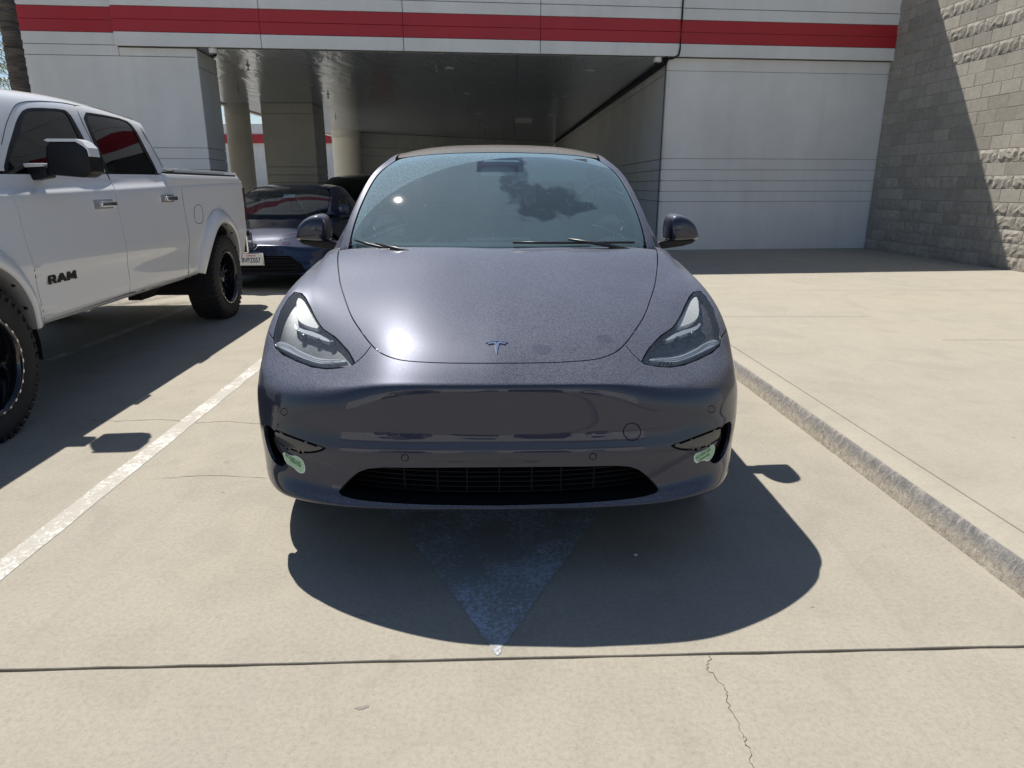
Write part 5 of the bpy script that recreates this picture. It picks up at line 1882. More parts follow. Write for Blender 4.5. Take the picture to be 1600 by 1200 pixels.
def on_t(pts, ar=(0, 15), br=(0, 13)): return TS.find(pts, tproj, ar=ar, br=br, vis=tvis, step=0.08)
def sb(s): return (s + 4.6) / 0.5
gapA = on_t([(19, 306), (40, 375), (59.5, 455), (68, 504)], ar=(0.5, 9))
gapB = on_t([(173, 284), (185, 325), (192.5, 360), (199, 400), (202, 430), (202, 458)], ar=(0.5, 9))
gapC = on_t([(277, 281), (285, 310), (290.5, 343), (296, 385), (294, 415), (290, 434), (282, 446)], ar=(0.3, 9))
WA_ = on_t([(5, 268), (12, 237), (20, 211), (27.5, 186), (38, 171), (55, 168.5), (100, 171), (108, 176), (121, 197), (141, 235), (161, 276), (158, 279.5), (90, 283.5), (18, 287.5)], ar=(7.5, 13))
WB_ = on_t([(126, 175), (160, 179.5), (196, 187), (209, 198), (226, 228), (246, 266), (247, 274), (242, 277), (206, 278.5), (172, 279), (151, 237)], ar=(7.5, 13))
WA_, WB_ = chaikin(WA_, 1), chaikin(WB_, 1)
belt_b = lambda b: 8.15
fd = [(8.35, gapA[0][1] - 0.05)] + gapA + on_t([(135, 481)], ar=(0.5, 5)) + list(reversed(gapB)) + [(8.35, gapB[0][1])]
fd = fd
rdo = [(8.35, gapB[0][1])] + gapB + on_t([(245, 452)], ar=(0.5, 5)) + list(reversed(gapC)) + [(8.35, gapC[0][1])]
def tpanel(name, poly, mat, parent=None, mirror=True, **kw):
    o = panel(name, TS, poly, mat, parent or truck, **kw)
    if mirror:
        panel(name, TS2, poly, mat, parent or truck, **kw)
    return o
front_door = tpanel('front_door', fd, M_WPAINT, step=0.22, gap=0.0055)
rear_door = tpanel('rear_door', rdo, M_WPAINT, step=0.22, gap=0.0055)
# upper cab: pillars and roof with the window openings
bA0 = sb(-3.12)
cabp = [(8.4, bA0), (9.0, bA0 + 0.22), (10.0, bA0 + 0.66), (11.0, bA0 + 1.06), (11.8, bA0 + 1.32), (12.6, bA0 + 1.5), (13.6, bA0 + 1.58), (15.0, bA0 + 1.6)] 
rearc = on_t([(206, 181)], ar=(12.5, 15)) 
cr = on_t([(218, 192), (228, 208), (240, 232), (252, 255), (262, 272)], ar=(8, 13.5))
cabp += [(15.0, sb(-0.98)), (13.6, sb(-1.0))] + cr + [(8.4, gapC[0][1])]
tpanel('cab_roof', cabp, M_WPAINT, holes=[WA_, WB_], step=0.22, gap=0.004)
def frame_poly(p, k):
    c = np.mean(p, 0)
    return [tuple(np.array(q) + (np.array(q) - c) / max(np.linalg.norm(np.array(q) - c), 1e-6) * k) for q in p]
for P_ in (WA_, WB_):
    w = tpanel('side_window', frame_poly(P_, 0.03), M_TGLASS, step=0.3, off=-0.008, gap=0, depth=0)
    panel('window_seal', TS, frame_poly(P_, 0.05), M_BLACKP, truck, holes=[frame_poly(P_, -0.13)], step=0.3, off=-0.004, gap=0, depth=0)
# door frame seams in the upper cab
def seam(pts):
    q = on_t(pts, ar=(7.5, 14))
    P = TS.ev([p[0] for p in q], [p[1] for p in q]); N = TS.nrm(np.array([p[0] for p in q]), np.array([p[1] for p in q]))
    P = spline_keys(np.arange(len(P)), P + N * 0.0003, np.linspace(0, len(P) - 1, len(P) * 4))
    bm = bmesh.new(); tube(bm, P, 0.0030, 5)
    bm_obj('door_seam', bm, M_BLACKP, truck)
seam([(2, 226), (10, 193), (22, 167), (36, 159.5), (62, 158), (96, 160.5), (117, 164.5)])
seam([(116, 164.5), (126, 185), (150, 236), (172, 281)])
seam([(117, 164.5), (150, 169), (188, 176.5), (206, 184), (220, 201), (238, 232), (256, 266)])
# black pillar appliqué between the windows
bp = on_t([(108, 176), (124, 175), (168, 279), (161.5, 279)], ar=(7.5, 13))
panel('pillar_trim', TS, bp, M_GREYM, truck, step=0.3, off=-0.001, gap=0.001, depth=0.004)
# rockers, fenders, bed side
rock = [(8 * 0, 0)]
rk = on_t([(66, 524), (120, 503.5), (189, 479.5), (240, 463), (276, 450)], ar=(0, 5)) 
rk_top = on_t([(281, 447.5), (202, 459.5), (135, 482.5), (68, 506)], ar=(0, 5))
tpanel('rocker', rk + rk_top, M_WPAINT, step=0.25, gap=0.003)
arF = [(-3.36 + 0.56 * math.cos(R(t)), 0.40 + 0.60 * math.sin(R(t))) for t in (170, 150, 130, 110, 90, 70, 50, 30, 10, -2)]
arR = [(0.47 + 0.54 * math.cos(R(t)), 0.40 + 0.62 * math.sin(R(t))) for t in (190, 172, 150, 130, 110, 90, 70, 50, 30, 10, -8)]
def on_tz(pts, ar=(0, 9)): return TS.find(pts, side_proj, ar=ar, vis=side_vis, step=0.08)
aF, aR = on_tz([(s, max(z, 0.545)) for s, z in arF]), on_tz([(s, max(z, 0.545)) for s, z in arR])
bed_end = on_t([(378, 285), (381.5, 320), (383.5, 345), (385, 370), (379, 402)], ar=(0.5, 9))
front_f = [(8.2, sb(-4.3))] + [(8.2, gapA[0][1])] + gapA + [(0.9, sb(-2.78))] + list(reversed(aF)) + [(1.0, sb(-4.3))]
tpanel('front_fender', front_f, M_WPAINT, step=0.22, gap=0.003)
bed = [(8.75, gapC[0][1] + 0.06)] + [(a, b + 0.028) for a, b in gapC[0:6]] + on_t([(291, 440)], ar=(0.3, 5)) + aR[0:] + [(1.0, bed_end[4][1])] + list(reversed(bed_end[1:4])) + [(8.6, bed_end[0][1])]
tpanel('bed_side', bed, M_WPAINT, step=0.22, gap=0.003)
# wheel arch flares
def flare(A, name, cs):
    for S_, sg in ((TS, 1), (TS2, -1)):
        P = S_.ev([p[0] for p in A], [p[1] for p in A])
        c = np.array([0, cs, 0.40])
        bm = bmesh.new()
        prev = None
        n = len(P)
        dense = spline_keys(np.arange(n), P, np.linspace(0, n - 1, 49))
        for i, p in enumerate(dense):
            r = p - c
            r[0] = 0
            r /= np.linalg.norm(r)
            tpr = 1.0 if 4 < i < 44 else 0.6
            sec = [p + r * 0.125 * tpr + np.array([sg * 0.002, 0, 0]), p + r * 0.10 * tpr + np.array([sg * 0.030, 0, 0]), p + r * 0.05 + np.array([sg * 0.060, 0, 0]), p + r * 0.004 + np.array([sg * 0.066, 0, 0]), p - r * 0.012 + np.array([sg * 0.055, 0, 0]), p - r * 0.012 + np.array([-sg * 0.02, 0, 0]), p + r * 0.005 + np.array([-sg * 0.09, 0, 0])]
            v = [bm.verts.new(q) for q in sec]
            if prev:
                for k in range(len(v) - 1):
                    f = bm.faces.new((prev[k], prev[k + 1], v[k + 1], v[k]))
                    f.material_index = 1 if k >= 4 else 0
                    f.smooth = True
            prev = v
        bmesh.ops.recalc_face_normals(bm, faces=bm.faces)
        o = bm_obj(name, bm, None, truck, None, [M_WPAINT, M_FLARE_IN])
        for i in range(8, 46, 5):
            p = dense[i]
            r = p - c; r[0] = 0; r /= np.linalg.norm(r)
            bm = bmesh.new()
            lathe(bm, [(0.0, -0.006), (0.010, -0.004), (0.012, 0.004)], 8, 'Z', Matrix.Translation(Vector(p - r * 0.016 + np.array([sg * 0.012, 0, 0]))) @ Vector((r[0], r[1], r[2])).to_track_quat('Z', 'Y').to_matrix().to_4x4())
            bm_obj('bolt', bm, M_BLACKP, o)
flare(aF, 'wheel_flare', -3.36)
flare(aR, 'wheel_flare', 0.47)
# dark body behind gaps and windows
def tbox(name, p0, p1, mat, bev_=0.0, parent=None):
    bm = bmesh.new()
    box2(bm, p0, p1)
    if bev_: bevel(bm, bev_, 2)
    return bm_obj(name, bm, mat, parent or truck, None)
panel('inner_shell', TS, [(0.2, sb(-2.75)), (0.2, sb(-0.15)), (8.4, sb(-0.15)), (8.4, sb(-2.9))], M_SHELL, truck, step=0.5, off=-0.02, gap=0, depth=0)
panel('inner_shell', TS2, [(0.2, sb(-2.75)), (0.2, sb(-0.15)), (8.4, sb(-0.15)), (8.4, sb(-2.9))], M_SHELL, truck, step=0.5, off=-0.02, gap=0, depth=0)
tbox('cab_floor', (-0.88, -2.9, 0.56), (0.88, -0.7, 0.70), M_INT)
tbox('cab_back', (-0.86, -0.86, 0.60), (0.86, -0.80, 1.46), M_INT)
tbox('dashboard', (-0.80, -2.75, 0.95), (0.80, -2.45, 1.36), M_INT, 0.04)
for x in (-0.42, 0.42):
    tbox('seat', (x - 0.24, -1.95, 0.8), (x + 0.24, -1.78, 1.62), M_SEAT, 0.05)
tbox('rear_seat', (-0.7, -1.05, 0.8), (0.7, -0.92, 1.55), M_SEAT, 0.05)
# cab back glass, windscreen, hood, grille
def loft(name, A, B, mat, bulge, parent=truck):
    V, Fc = [], []
    n, m = len(A), 9
    for i in range(n):
        for k in range(m):
            t = k / (m - 1)
            p = np.array(A[i]) * (1 - t) + np.array(B[i]) * t + np.array(bulge) * (4 * t * (1 - t))
            V.append(p)
    for i in range(n - 1):
        for k in range(m - 1):
            a = i * m + k
            Fc.append((a, a + 1, a + m + 1, a + m))
    return mesh_obj(name, V, Fc, mat, parent, smooth_=True)
apil = TS.ev([p[0] for p in cabp[:8]], [p[1] for p in cabp[:8]])[:7]
loft('windshield', apil, apil * np.array([-1, 1, 1]), M_TGLASS, (0, -0.14, 0.0))
crp = TS.ev([p[0] for p in cabp[9:]], [p[1] for p in cabp[9:]])
loft('rear_glass', crp, crp * np.array([-1, 1, 1]), M_TGLASS, (0, 0.03, 0))
hs = [(0.97, -3.12, 1.30), (0.97, -4.35, 1.26)]
V = []
for s, zc, ze in ((-2.98, 1.46, 1.33), (-3.4, 1.46, 1.33), (-3.9, 1.44, 1.32), (-4.3, 1.38, 1.28), (-4.42, 1.20, 1.15), (-4.45, 0.6, 0.62)):
    for x in (-0.96, -0.80, -0.4, 0, 0.4, 0.80, 0.96):
        V.append((x, s, ze if abs(x) > 0.9 else (zc if abs(x) < 0.5 else zc - 0.02)))
mesh_obj('hood', V, [(r * 7 + k, r * 7 + k + 1, r * 7 + k + 8, r * 7 + k + 7) for r in range(5) for k in range(6)], M_WPAINT, truck, smooth_=True)
tbox('grille', (-0.62, -4.50, 0.80), (0.62, -4.44, 1.22), M_GLOSSBLACK, 0.02)
tbox('front_bumper', (-0.98, -4.62, 0.52), (0.98, -4.42, 0.78), M_CHROME, 0.05)
for x in (-0.80, 0.80):
    tbox('headlight', (x - 0.15, -4.49, 0.95), (x + 0.15, -4.40, 1.20), M_REFL, 0.03)
# bed: inner walls, rail, cover, tailgate, bumper, lamps
tbox('bed_floor', (-0.93, -0.62, 0.70), (0.93, 1.36, 0.78), M_WPAINT)
tbox('bed_front_wall', (-0.93, -0.66, 0.62), (0.93, -0.60, 1.46), M_WPAINT)
zr = 1.488
for sg in (-1, 1):
    bm = bmesh.new()
    prism(bm, [(sg * 0.985, 1.33), (sg * 0.987, 1.445), (sg * 0.972, 1.478), (sg * 0.94, 1.484), (sg * 0.84, 1.484), (sg * 0.84, 1.33)], -0.63, 1.34, 'XZ')
    bmesh.ops.recalc_face_normals(bm, faces=bm.faces)
    bevel(bm, 0.006, 2)
    bm_obj('bed_rail', bm, M_WPAINT, truck)
M_TON = simple('folding_cover', (0.36, 0.35, 0.32), 0.7)
for k in range(3):
    tbox('bed_cover', (-0.90, -0.60 + k * 0.645, zr), (0.90, -0.60 + k * 0.645 + 0.63, zr + 0.028), M_TON, 0.006)
tbox('cover_rail', (0.90, -0.60, zr - 0.004), (0.945, 1.33, zr + 0.012), M_BLACKP, 0.003)
tbox('cover_clamp', (0.86, -0.55, zr + 0.03), (0.93, 1.0, zr + 0.045), M_WPAINT, 0.005)
tbox('tailgate', (-0.93, 1.36, 0.72), (0.93, 1.42, 1.47), M_WPAINT, 0.012)
def lamp(sg):
    tbox('tail_lamp', (sg * 0.90 if sg > 0 else -1.003, 1.345, 0.98), (1.003 if sg > 0 else -0.90, 1.432, 1.36), M_RED_L, 0.012)
lamp(1); lamp(-1)
bm = bmesh.new()
prism(bm, [(-0.98, 1.40), (-0.985, 1.60), (-0.90, 1.66), (0.90, 1.66), (0.985, 1.60), (0.98, 1.40)], 0.60, 0.84, 'XY')
bevel(bm, 0.03, 3)
rb = bm_obj('rear_bumper', bm, M_CHROME, truck)
tbox('bumper_pad', (-0.97, 1.41, 0.80), (0.985, 1.50, 0.868), M_BLACKP, 0.01)
# door handles, fuel flap, badge, trim line
def local_frame(px, py, ar=(0.5, 9)):
    a, b = on_t([(px, py)], ar=ar)[0]
    return Vector(TS.ev([a], [b])[0]), Vector(TS.nrm(np.array([a]), np.array([b]))[0])
for (x0, y0) in ((162, 319.5), (262, 310.5)):
    p, n_ = local_frame(x0, y0)
    M0 = Matrix.Translation(p)
    door = front_door if x0 < 200 else rear_door
    bm = bmesh.new()
    box2(bm, (0.026, -0.105, -0.015), (0.048, 0.105, 0.020), M0)
    bevel(bm, 0.009, 3)
    h = bm_obj('handle', bm, M_CHROME, door, True)
    bm = bmesh.new()
    box2(bm, (-0.004, -0.13, -0.030), (0.004, 0.13, 0.034), M0)
    bevel(bm, 0.003)
    bm_obj('handle_recess', bm, M_FLARE_IN, door)
    bm = bmesh.new()
    for dy in (-0.095, 0.085):
        box2(bm, (0.0, dy, -0.012), (0.03, dy + 0.015, 0.014), M0)
    bm_obj('handle_mount', bm, M_CHROME, door)
fp = chaikin(on_t([(303, 321), (316, 319), (318, 348), (309, 350), (303.5, 345)], ar=(2, 9)), 2)
V = TS.ev([p[0] for p in fp], [p[1] for p in fp])
NN = TS.nrm(np.array([p[0] for p in fp]), np.array([p[1] for p in fp]))
bm = bmesh.new()
tube(bm, [Vector(a + b * 0.0005) for a, b in zip(V, NN)] + [Vector(V[0] + NN[0] * 0.0005)], 0.0026, 4, False)
bm_obj('fuel_flap', bm, M_BLACKP, truck)
# lower body crease trim as in the sheet metal
p, n_ = local_frame(97, 433)
Mx = Matrix(((0, 0, 1, p.x + 0.002), (1, 0, 0, p.y), (0, 1, 0, p.z), (0, 0, 0, 1)))
# wide block letters R A M
def letters():
    R_ = [(0, 0), (0, 1), (1.25, 1), (1.5, .8), (1.5, .55), (1.28, .38), (1.55, 0), (1.05, 0), (.85, .33), (.48, .33), (.48, 0)]
    R_h = [(.48, .55), (.98, .55), (.98, .76), (.48, .76)]
    A_ = [(1.7, 0), (2.35, 1), (2.95, 1), (3.6, 0), (3.08, 0), (2.95, .2), (2.35, .2), (2.22, 0)]
    A_h = [(2.48, .42), (2.82, .42), (2.65, .72)]
    M_ = [(3.75, 0), (3.75, 1), (4.35, 1), (4.7, .5), (5.05, 1), (5.65, 1), (5.65, 0), (5.2, 0), (5.2, .6), (4.85, .1), (4.55, .1), (4.2, .6), (4.2, 0)]
    sc = 0.315 / 5.65
    first = None
    for out, hole in ((R_, R_h), (A_, A_h), (M_, None)):
        pts = [(x * sc - 0.1575, y * sc * 1.02 - 0.028) for x, y in out]
        hp = [(x * sc - 0.1575, y * sc * 1.02 - 0.028) for x, y in hole] if hole else []
        vv = [Vector(q) for q in pts + hp]
        ed = [(i, (i + 1) % len(pts)) for i in range(len(pts))] + [(len(pts) + i, len(pts) + (i + 1) % len(hp)) for i in range(len(hp))]
        Vv, _, Ff, _, _, _ = delaunay_2d_cdt(vv, ed, [], 0, 1e-7)
        Va = np.array([(v[0], v[1]) for v in Vv])
        fs = []
        for f in Ff:
            c = Va[list(f)].mean(0)[None]
            if inside(pts, c)[0] and not (hp and inside(hp, c)[0]):
                fs.append(f)
        nV = len(Va)
        V3 = [(v[0], v[1], 0.005) for v in Va] + [(v[0], v[1], 0.0) for v in Va]
        F3 = [tuple(f) for f in fs]
        for loop, off in ((list(range(len(pts))), 0), (list(range(len(pts), len(pts) + len(hp))), 0)):
            for i in range(len(loop)):
                a, b = loop[i], loop[(i + 1) % len(loop)]
                F3.append((a, b, b + nV, a + nV))
        me_v = [Mx @ Vector(v) for v in V3]
        mesh_obj('badge_letter', me_v, F3, M_BLACKP, front_door)
letters()
# tow mirror
def tow_mirror():
    SH = Matrix.Translation((-0.145, -0.08, -0.045)) @ Matrix.Translation((1.46, 0, 1.56)) @ Matrix.Diagonal((0.93, 1, 0.86, 1)) @ Matrix.Translation((-1.46, 0, -1.56))
    # head: tall box pod, arm with white strip
    root_y = -2.30
    bm = bmesh.new()
    prism(bm, [(1.17, 1.475), (1.40, 1.455), (1.455, 1.49), (1.46, 1.60), (1.44, 1.675), (1.39, 1.705), (1.22, 1.705), (1.185, 1.67), (1.175, 1.58)], -2.44, -2.27, 'XZ', SH)
    bevel(bm, 0.018, 3)
    o = bm_obj('tow_mirror', bm, M_BLACKP, truck, True)
    bm = bmesh.new()
    prism(bm, [(1.19, 1.708), (1.21, 1.70), (1.39, 1.70), (1.432, 1.672), (1.455, 1.645), (1.46, 1.60), (1.468, 1.60), (1.462, 1.66), (1.43, 1.702), (1.39, 1.720), (1.21, 1.720)], -2.45, -2.33, 'XZ', SH)
    bmesh.ops.recalc_face_normals(bm, faces=bm.faces)
    bm_obj('mirror_cap', bm, M_WPAINT, o)
    bm = bmesh.new()
    prism(bm, [(1.02, 1.43), (1.16, 1.455), (1.16, 1.53), (1.0, 1.525)], -2.43, -2.33, 'XZ', SH)
    bevel(bm, 0.01, 2)
    bm_obj('mirror_arm', bm, M_BLACKP, o, True)
    bm = bmesh.new()
    prism(bm, [(1.0, 1.525), (1.155, 1.533), (1.15, 1.555), (0.96, 1.552)], -2.44, -2.35, 'XZ', SH)
    bevel(bm, 0.005, 2)
    bm_obj('arm_cap', bm, M_WPAINT, o, True)
tow_mirror()
# wheels and running gear
for s_ in (1, -1):
    for y in (-3.36, 0.47):
        r = empty('wheel', (0, 0, 0))
        r.parent = truck
        build_wheel(r, (s_ * 0.885, y, 0.434), 0.434, 0.31, 0.285, s_, 'truck')
bm = bmesh.new()
for x in (-0.42, 0.42):
    box2(bm, (x - 0.05, -4.2, 0.50), (x + 0.05, 1.5, 0.62))
tube(bm, [(-0.75, 0.47, 0.44), (0.75, 0.47, 0.44)], 0.06, 10)
lathe(bm, [(0.0, -0.16), (0.14, -0.10), (0.16, 0.0), (0.14, 0.10), (0.0, 0.16)], 16, 'Y', Matrix.Translation((0, 0.47, 0.44)))
tube(bm, [(-0.75, -3.36, 0.44), (0.75, -3.36, 0.44)], 0.05, 10)
tube(bm, [(0.55, -0.9, 0.50), (0.62, -0.5, 0.42), (0.62, -0.1, 0.48), (0.55, 0.3, 0.56)], 0.035, 10)
box2(bm, (0.48, -0.62, 0.36), (0.60, -0.30, 0.52))
box2(bm, (-0.7, -2.6, 0.50), (0.7, -0.7, 0.58))
bm_obj('chassis', bm, M_SHELL, truck)
for s_ in (-1, 1):
    for yc, rad in ((-3.36, 0.58), (0.47, 0.57)):
        bm = bmesh.new()
        n = 18
        for i in range(n):
            t0, t1 = math.pi * 1.1 * i / n - 0.15, math.pi * 1.1 * (i + 1) / n - 0.15
            vs = [bm.verts.new((s_ * x, yc + rad * math.cos(t), 0.42 + rad * math.sin(t))) for t in (t0, t1) for x in (0.45, 0.97)]
            bm.faces.new((vs[0], vs[1], vs[3], vs[2]))
        vs = [bm.verts.new((s_ * 0.46, yc + rad * math.cos(t), 0.42 + rad * math.sin(t))) for t in [math.pi * k / 12 for k in range(13)]]
        bm.faces.new(vs)
        bm_obj('wheel_liner', bm, M_SHELL, truck)
# ------------------------------------------------------------------ simpler cars made on the same kind of surface
def reshape(rows_, zs=1.0, zlow=0.0, xs=1.0, ys=1.0, zf=None, yf=None):
    out = []
    for r in rows_:
        q = {}
        for k, (x, y, z) in r.items():
            z2 = zf(x, y, z) if zf else z * zs
            y2 = yf(x, y, z) if yf else y * ys
            q[k] = (x * xs, y2, z2)
        out.append(q)
    return out

def simple_car(name, label, loc, rz, paint, body_rows, glass_rows, lens, grille, far_=False, glass=None, gr_=None):
    root = empty(name, loc, rz, label, 'car', gr_)
    B, G = Surf(body_rows, 13), Surf(glass_rows, 9)
    orient(B, 0, 7, (0, -1, 0)); orient(G, 0, 5.5, (0, 0, 1))
    st = 0.35 if not far_ else 0.6
    yl = lambda y: y
    hood = [(0, 10.0), (3.0, 10.05), (4.4, 10.5), (4.9, 11.5), (5.0, 12.5), (5.05, 14.1), (2.5, 14.25), (0, 14.25)]
    hoodp = chaikin(hood + mir(hood)[1:-1], 2)
    hl_ = lens
    bmp = [(0, 9.96)] + hood[1:3] + [(5.2, 10.6)] + hl_[0:4] + [(9.2, 11.0), (11, 10.2), (13, 8.6), (13, 0.05), (0, 0.05)]
    arch_ = B.find([(0.845 * 1.02 + 0.40 * math.cos(R(t)), 0.33 + 0.40 * math.sin(R(t))) for t in (180, 155, 125, 90, 55, 25, 0)], side_proj, ar=(8, 13), vis=side_vis, step=0.1)
    arch_r = B.find([(3.735 + 0.40 * math.cos(R(t)), 0.33 + 0.40 * math.sin(R(t))) for t in (180, 155, 125, 90, 55, 25, 0)], side_proj, ar=(8, 13), vis=side_vis, step=0.1)
    full = [(-12.99, 0.05), (12.99, 0.05), (12.99, 23.9), (-12.99, 23.9)]
    AHs = both([[(12.95, arch_[0][1] - 0.1)] + [(min(a, 12.95), b) for a, b in arch_] + [(12.95, arch_[-1][1] + 0.1)], [(12.95, arch_r[0][1] - 0.1)] + [(min(a, 12.95), b) for a, b in arch_r] + [(12.95, arch_r[-1][1] + 0.1)]])
    lamps = both([chaikin(hl_, 1)])
    panel('body', B, full, paint, root, holes=[hoodp, grille] + lamps + AHs, step=st, gap=0.002)
    panel('hood', B, hoodp, paint, root, step=st, gap=0.003)
    gr0 = panel('grille', B, grille, M_GRILLE, root, step=st, off=-0.02, gap=0)
    for q in lamps:
        h = panel('headlight', B, q, M_BEZEL, root, step=st * 0.7, off=-0.006, gap=0.002)
        c = np.mean(q, 0)
        panel('light_guide', B, [(c[0] + (a - c[0]) * 0.8, c[1] + (b - c[1]) * 0.35) for a, b in q], M_DRL, h, step=st, off=-0.002, gap=0)
    gl = glass or M_SIDEG
    panel('windshield', G, chaikin([(-4.0, 0.1), (4.0, 0.1), (4.0, 3.6), (3.6, 4.1), (-3.6, 4.1), (-4.0, 3.6)], 1), gl, root, step=st, gap=0.003)
    panel('roof', G, [(-4.8, 4.16), (4.8, 4.16), (4.8, 8.0), (-4.8, 8.0)], paint, root, step=st)
    panel('rear_window', G, [(-4.8, 8.04), (4.8, 8.04), (4.3, 9.9), (-4.3, 9.9)], M_SIDEG, root, step=st)
    for s in (1, -1):
        f = (lambda p: p) if s == 1 else mir
        fw = [(6.8, 1.4), (6.72, 3.0), (6.72, 5.5), (8.0, 5.5), (8.0, 1.3), (7.4, 1.0)]
        rw = [(6.72, 5.75), (6.72, 8.2), (7.9, 8.4), (8.0, 5.7)]
        panel('roof_pillar', G, f([(4.06, 0.0), (4.06, 3.5), (4.86, 4.16), (4.86, 8.0), (4.4, 10), (8.9, 10), (8.9, 0.3), (6.5, 0.0)]), paint, root, holes=[f(fw), f(rw)], step=st)
        panel('side_window', G, f(fw), M_SIDEG, root, step=st, off=-0.004)
        panel('side_window', G, f(rw), M_SIDEG, root, step=st, off=-0.004)
        p = G.ev([6.9 * s], [0.9])[0]
        bm = bmesh.new()
        box2(bm, (p[0] + s * 0.03, p[1] - 0.02, p[2] - 0.05), (p[0] + s * 0.20, p[1] + 0.10, p[2] + 0.09))
        bevel(bm, 0.03, 3)
        bm_obj('door_mirror', bm, paint, root, True)
        for y in (0.86, 3.735):
            r = empty('wheel', (0, 0, 0)); r.parent = root
            bm = bmesh.new()
            T = Matrix.Translation((s * 0.81, y, 0.33)) @ Matrix.Diagonal((s, 1, 1, 1))
            lathe(bm, [(0.22, 0.10), (0.25, 0.115), (0.31, 0.11), (0.33, 0.08), (0.33, -0.09), (0.30, -0.11), (0.1, -0.11)], 32, 'X', T)
            bmesh.ops.recalc_face_normals(bm, faces=bm.faces)
            bm_obj('tyre', bm, M_TYRE, r)
            bm = bmesh.new()
            lathe(bm, [(0.0, 0.09), (0.05, 0.095), (0.2, 0.07), (0.22, 0.10)], 24, 'X', T)
            bmesh.ops.recalc_face_normals(bm, faces=bm.faces)
            bm_obj('rim', bm, M_RIMD, r)
    bm = bmesh.new()
    box2(bm, (-0.78, 0.30, 0.18), (0.78, 4.3, 0.40))
    bm_obj('underbody', bm, M_SHELL, root)
    for nm, p0, p1 in (('dashboard', (-0.7, 1.55, 0.80), (0.7, 1.85, 0.985)), ('seat', (-0.60, 2.5, 0.5), (-0.16, 2.66, 1.20)), ('seat', (0.16, 2.5, 0.5), (0.60, 2.66, 1.20)), ('rear_seat', (-0.6, 3.3, 0.5), (0.6, 3.45, 1.0))):
        bm = bmesh.new()
        box2(bm, p0, p1)
        bevel(bm, 0.03, 2)
        bm_obj(nm, bm, M_INT, root)
    return root, B, G

# dark blue sedan: lower and longer nosed
def sed_z(x, y, z):
    if z > 1.0 and y > 1.6: return 0.93 + (z - 1.0) * 0.80
    return z * (0.90 if z > 0.6 else 0.93)
sed_body = reshape(BODY_ROWS, xs=0.955, zf=lambda x, y, z: (z - 0.23) * 0.86 + 0.19, yf=lambda x, y, z: y * 1.02 - (0.05 if (y < 0.6 and z < .75) else 0))
sed_glass = reshape(GLASS_ROWS, xs=0.94, zf=lambda x, y, z: (z - 1.0) * 0.79 + 0.925, yf=lambda x, y, z: y * 1.0 + 0.06)
M_NAVY = paint_mat('navy_paint', (0.012, 0.022, 0.060), 0.2, dust=0.03, dustcol=(0.3, 0.3, 0.34), rough=0.25)
M_CLEARG = glass_mat('clear_glass', (0.55, 0.65, 0.66), dust=lambda n, l: mathn(n, l, 'MULTIPLY', tnoise(n, l, tex_coord(n, l), 3, 3), 0.14))
LENS1 = [(6.2, 9.4), (7.2, 9.2), (8.6, 9.4), (9.6, 10.2), (9.3, 11.2), (8.2, 10.9), (7.0, 10.3), (6.3, 9.9)]
GRI1 = [(-5.2, 1.6), (5.2, 1.6), (6.2, 2.6), (5.0, 5.2), (4.2, 6.2), (-4.2, 6.2), (-5.0, 5.2), (-6.2, 2.6)]
sedan, SB, SG = simple_car('sedan', 'dark navy blue sedan facing the camera behind the white pickup, plate under its emblem', (-3.50, 9.25, 0), R(1.5), M_NAVY, sed_body, sed_glass, LENS1, GRI1, glass=M_CLEARG)
def spt(a, b): return Vector(SB.ev([a], [b])[0])
# grille bars
for k in range(7):
    b = 2.2 + k * 0.62
    W = 5.0 - 0.10 * k
    P = [spt(a, b) + Vector((0, -0.002, 0)) for a in np.linspace(-W, W, 17)]
    bm = bmesh.new()
    tube(bm, P, 0.007, 6)
    bm_obj('grille_bar', bm, M_BLACKP, sedan, True)
# emblem: three ellipses
def ellipse(cx, cz, a, b, y, r, mat, parent):
    bm = bmesh.new()
    tube(bm, [(cx + a * math.cos(t), y, cz + b * math.sin(t)) for t in [2 * math.pi * k / 28 for k in range(29)]], r, 6, False)
    return bm_obj('emblem', bm, mat, parent, True)
ec = spt(0, 8.4)
ey = ec.y - 0.022
bm = bmesh.new()
lathe(bm, [(0.0, -0.004), (0.050, -0.002), (0.052, 0.02)], 28, 'Y', Matrix.Translation((0, ey + 0.006, ec.z)) @ Matrix.Diagonal((1.35, 1, 0.92, 1)))
em = bm_obj('emblem_plate', bm, M_GLOSSBLACK, sedan, True)
ellipse(0, ec.z, 0.082, 0.055, ey, 0.0075, M_CHROME, em)
ellipse(0, ec.z + 0.018, 0.050, 0.026, ey - 0.003, 0.0060, M_CHROME, em)
ellipse(0, ec.z - 0.004, 0.022, 0.046, ey - 0.004, 0.0060, M_CHROME, em)
# licence plate
pz = 0.435
py_ = min(spt(0, b).y for b in (3, 4, 5)) - 0.018
bm = bmesh.new()
box2(bm, (-0.165, py_ - 0.006, pz - 0.088), (0.165, py_ + 0.006, pz + 0.088))
bevel(bm, 0.004)
fr_ = bm_obj('plate_frame', bm, M_CHROME, sedan)
bm = bmesh.new()
box2(bm, (-0.152, py_ - 0.009, pz - 0.076), (0.152, py_ - 0.0065, pz + 0.076))
M_PLATE = simple('plate_white', (0.78, 0.78, 0.76), 0.4, vary=0.02)
bm_obj('plate', bm, M_PLATE, fr_)
M_PTXT = simple('plate_blue_print', (0.015, 0.03, 0.11), 0.4)
M_PRED = simple('plate_red_print', (0.45, 0.04, 0.05), 0.4)
PX = Matrix(((1, 0, 0, 0), (0, 0, -1, py_ - 0.0105), (0, 1, 0, pz), (0, 0, 0, 1)))
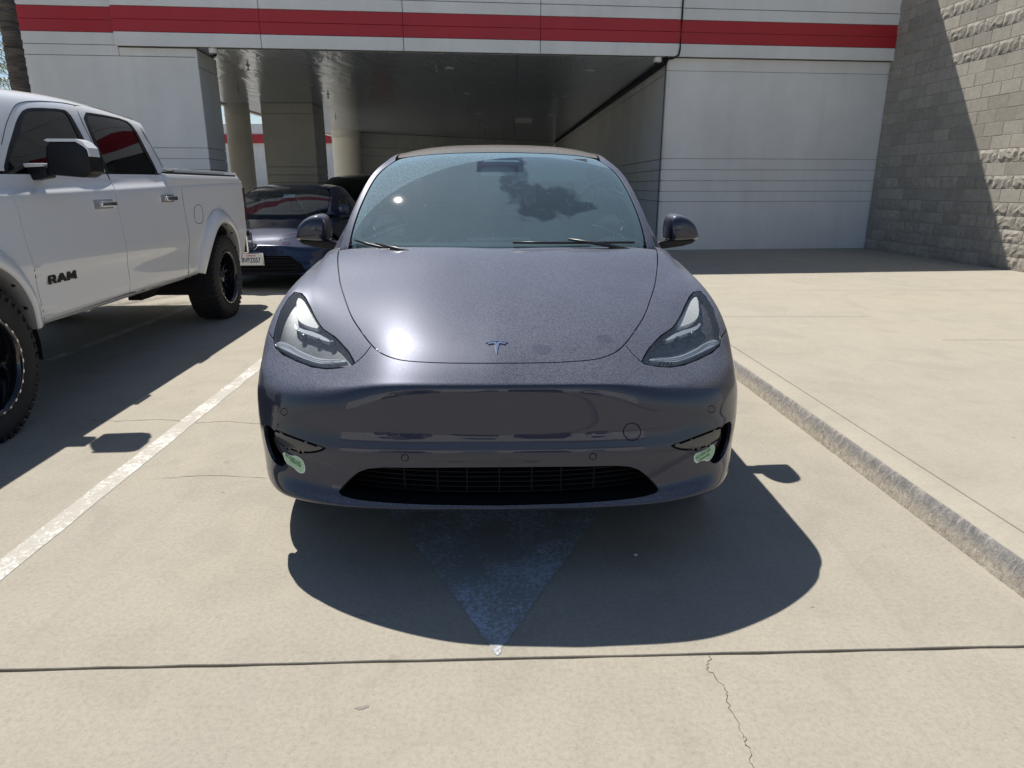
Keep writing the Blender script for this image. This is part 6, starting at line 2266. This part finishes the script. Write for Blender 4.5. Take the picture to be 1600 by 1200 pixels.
text_mesh('plate_number', '8VPZ057', 0.092, M_PTXT, fr_, PX @ Matrix.Translation((0, -0.012, 0)) @ Matrix.Diagonal((0.72, 1.0, 1, 1)), 0.0008, 0.0015)
text_mesh('plate_state', 'California', 0.034, M_PRED, fr_, PX @ Matrix.Translation((0, 0.052, 0)), 0.0006, 0.0004)
# papers on the dash of the sedan
bm = bmesh.new()
box2(bm, (-0.09, -0.002, -0.045), (0.09, 0.002, 0.045))
wq = Vector(SG.ev([0.3], [2.6])[0])
nq = Vector(SG.nrm(np.array([0.3]), np.array([2.6]))[0])
bmesh.ops.transform(bm, matrix=Matrix.Translation(wq - nq * 0.02) @ Matrix.Rotation(R(-58), 4, 'X'), verts=bm.verts)
bm_obj('paper_card', bm, M_WPLAST, sedan)

# cars deeper in the underpass
M_BLACKC = paint_mat('black_car_paint', (0.012, 0.012, 0.014), 0.2, dust=0.06)
M_WHITEC = paint_mat('white_car_paint', (0.72, 0.72, 0.72), 0.0, flake=False)
suv_glass = reshape(GLASS_ROWS, xs=1.0, zf=lambda x, y, z: (z - 1.0) * 1.06 + 1.0)
suv, _, _ = simple_car('suv', 'black sport utility car behind the navy sedan in the underpass', (-3.75, 15.3, 0), R(2), M_BLACKC, BODY_ROWS, suv_glass, LENS1, GRI1, True, gr_='cars parked in the underpass')
wsuv, _, _ = simple_car('suv', 'white car deep in the underpass with only its roof and pillar showing', (-5.7, 21.6, 0), R(0), M_WHITEC, BODY_ROWS, suv_glass, LENS1, GRI1, True, gr_='cars parked in the underpass')
bsuv = copy_tree(suv)
bsuv.location = (-4.15, 20.6, 0)
bsuv['label'] = 'second black car in the underpass, roof seen over the nearer black car'
# the row of cars behind the photographer, seen only as reflections in the bumper and glass
for k, (x, src) in enumerate(((-6.6, wsuv), (-3.8, suv), (-0.9, wsuv), (2.2, suv), (5.2, wsuv))):
    c = copy_tree(src)
    c.location = (x * 1.15, -12.5 - 0.3 * (k % 2), 0)
    c.rotation_euler = (0, 0, R(180 + 2 * k))
    c['group'] = 'cars parked behind the photographer'
    c['label'] = ('white' if src is wsuv else 'black') + ' car behind the camera, ' + ('first', 'second', 'third', 'fourth', 'fifth')[k] + ' from the left of the row opposite'
opp = empty('opposite_building', (0, -24, 0), 0, 'low pale building across the lot behind the camera, seen only in reflections', 'building')
bm = bmesh.new(); box2(bm, (-26, -8, 0), (22, 0, 3.6)); bm_obj('wall', bm, M_SIDE, opp)
bm = bmesh.new(); box2(bm, (-26.2, -8.2, 3.6), (22.2, 0.2, 4.0)); bm_obj('roof', bm, M_GREYM, opp)
bm = bmesh.new(); box2(bm, (-10, 0.01, 0), (-7, 0.05, 2.6)); bm_obj('door', bm, M_GREYM, opp)
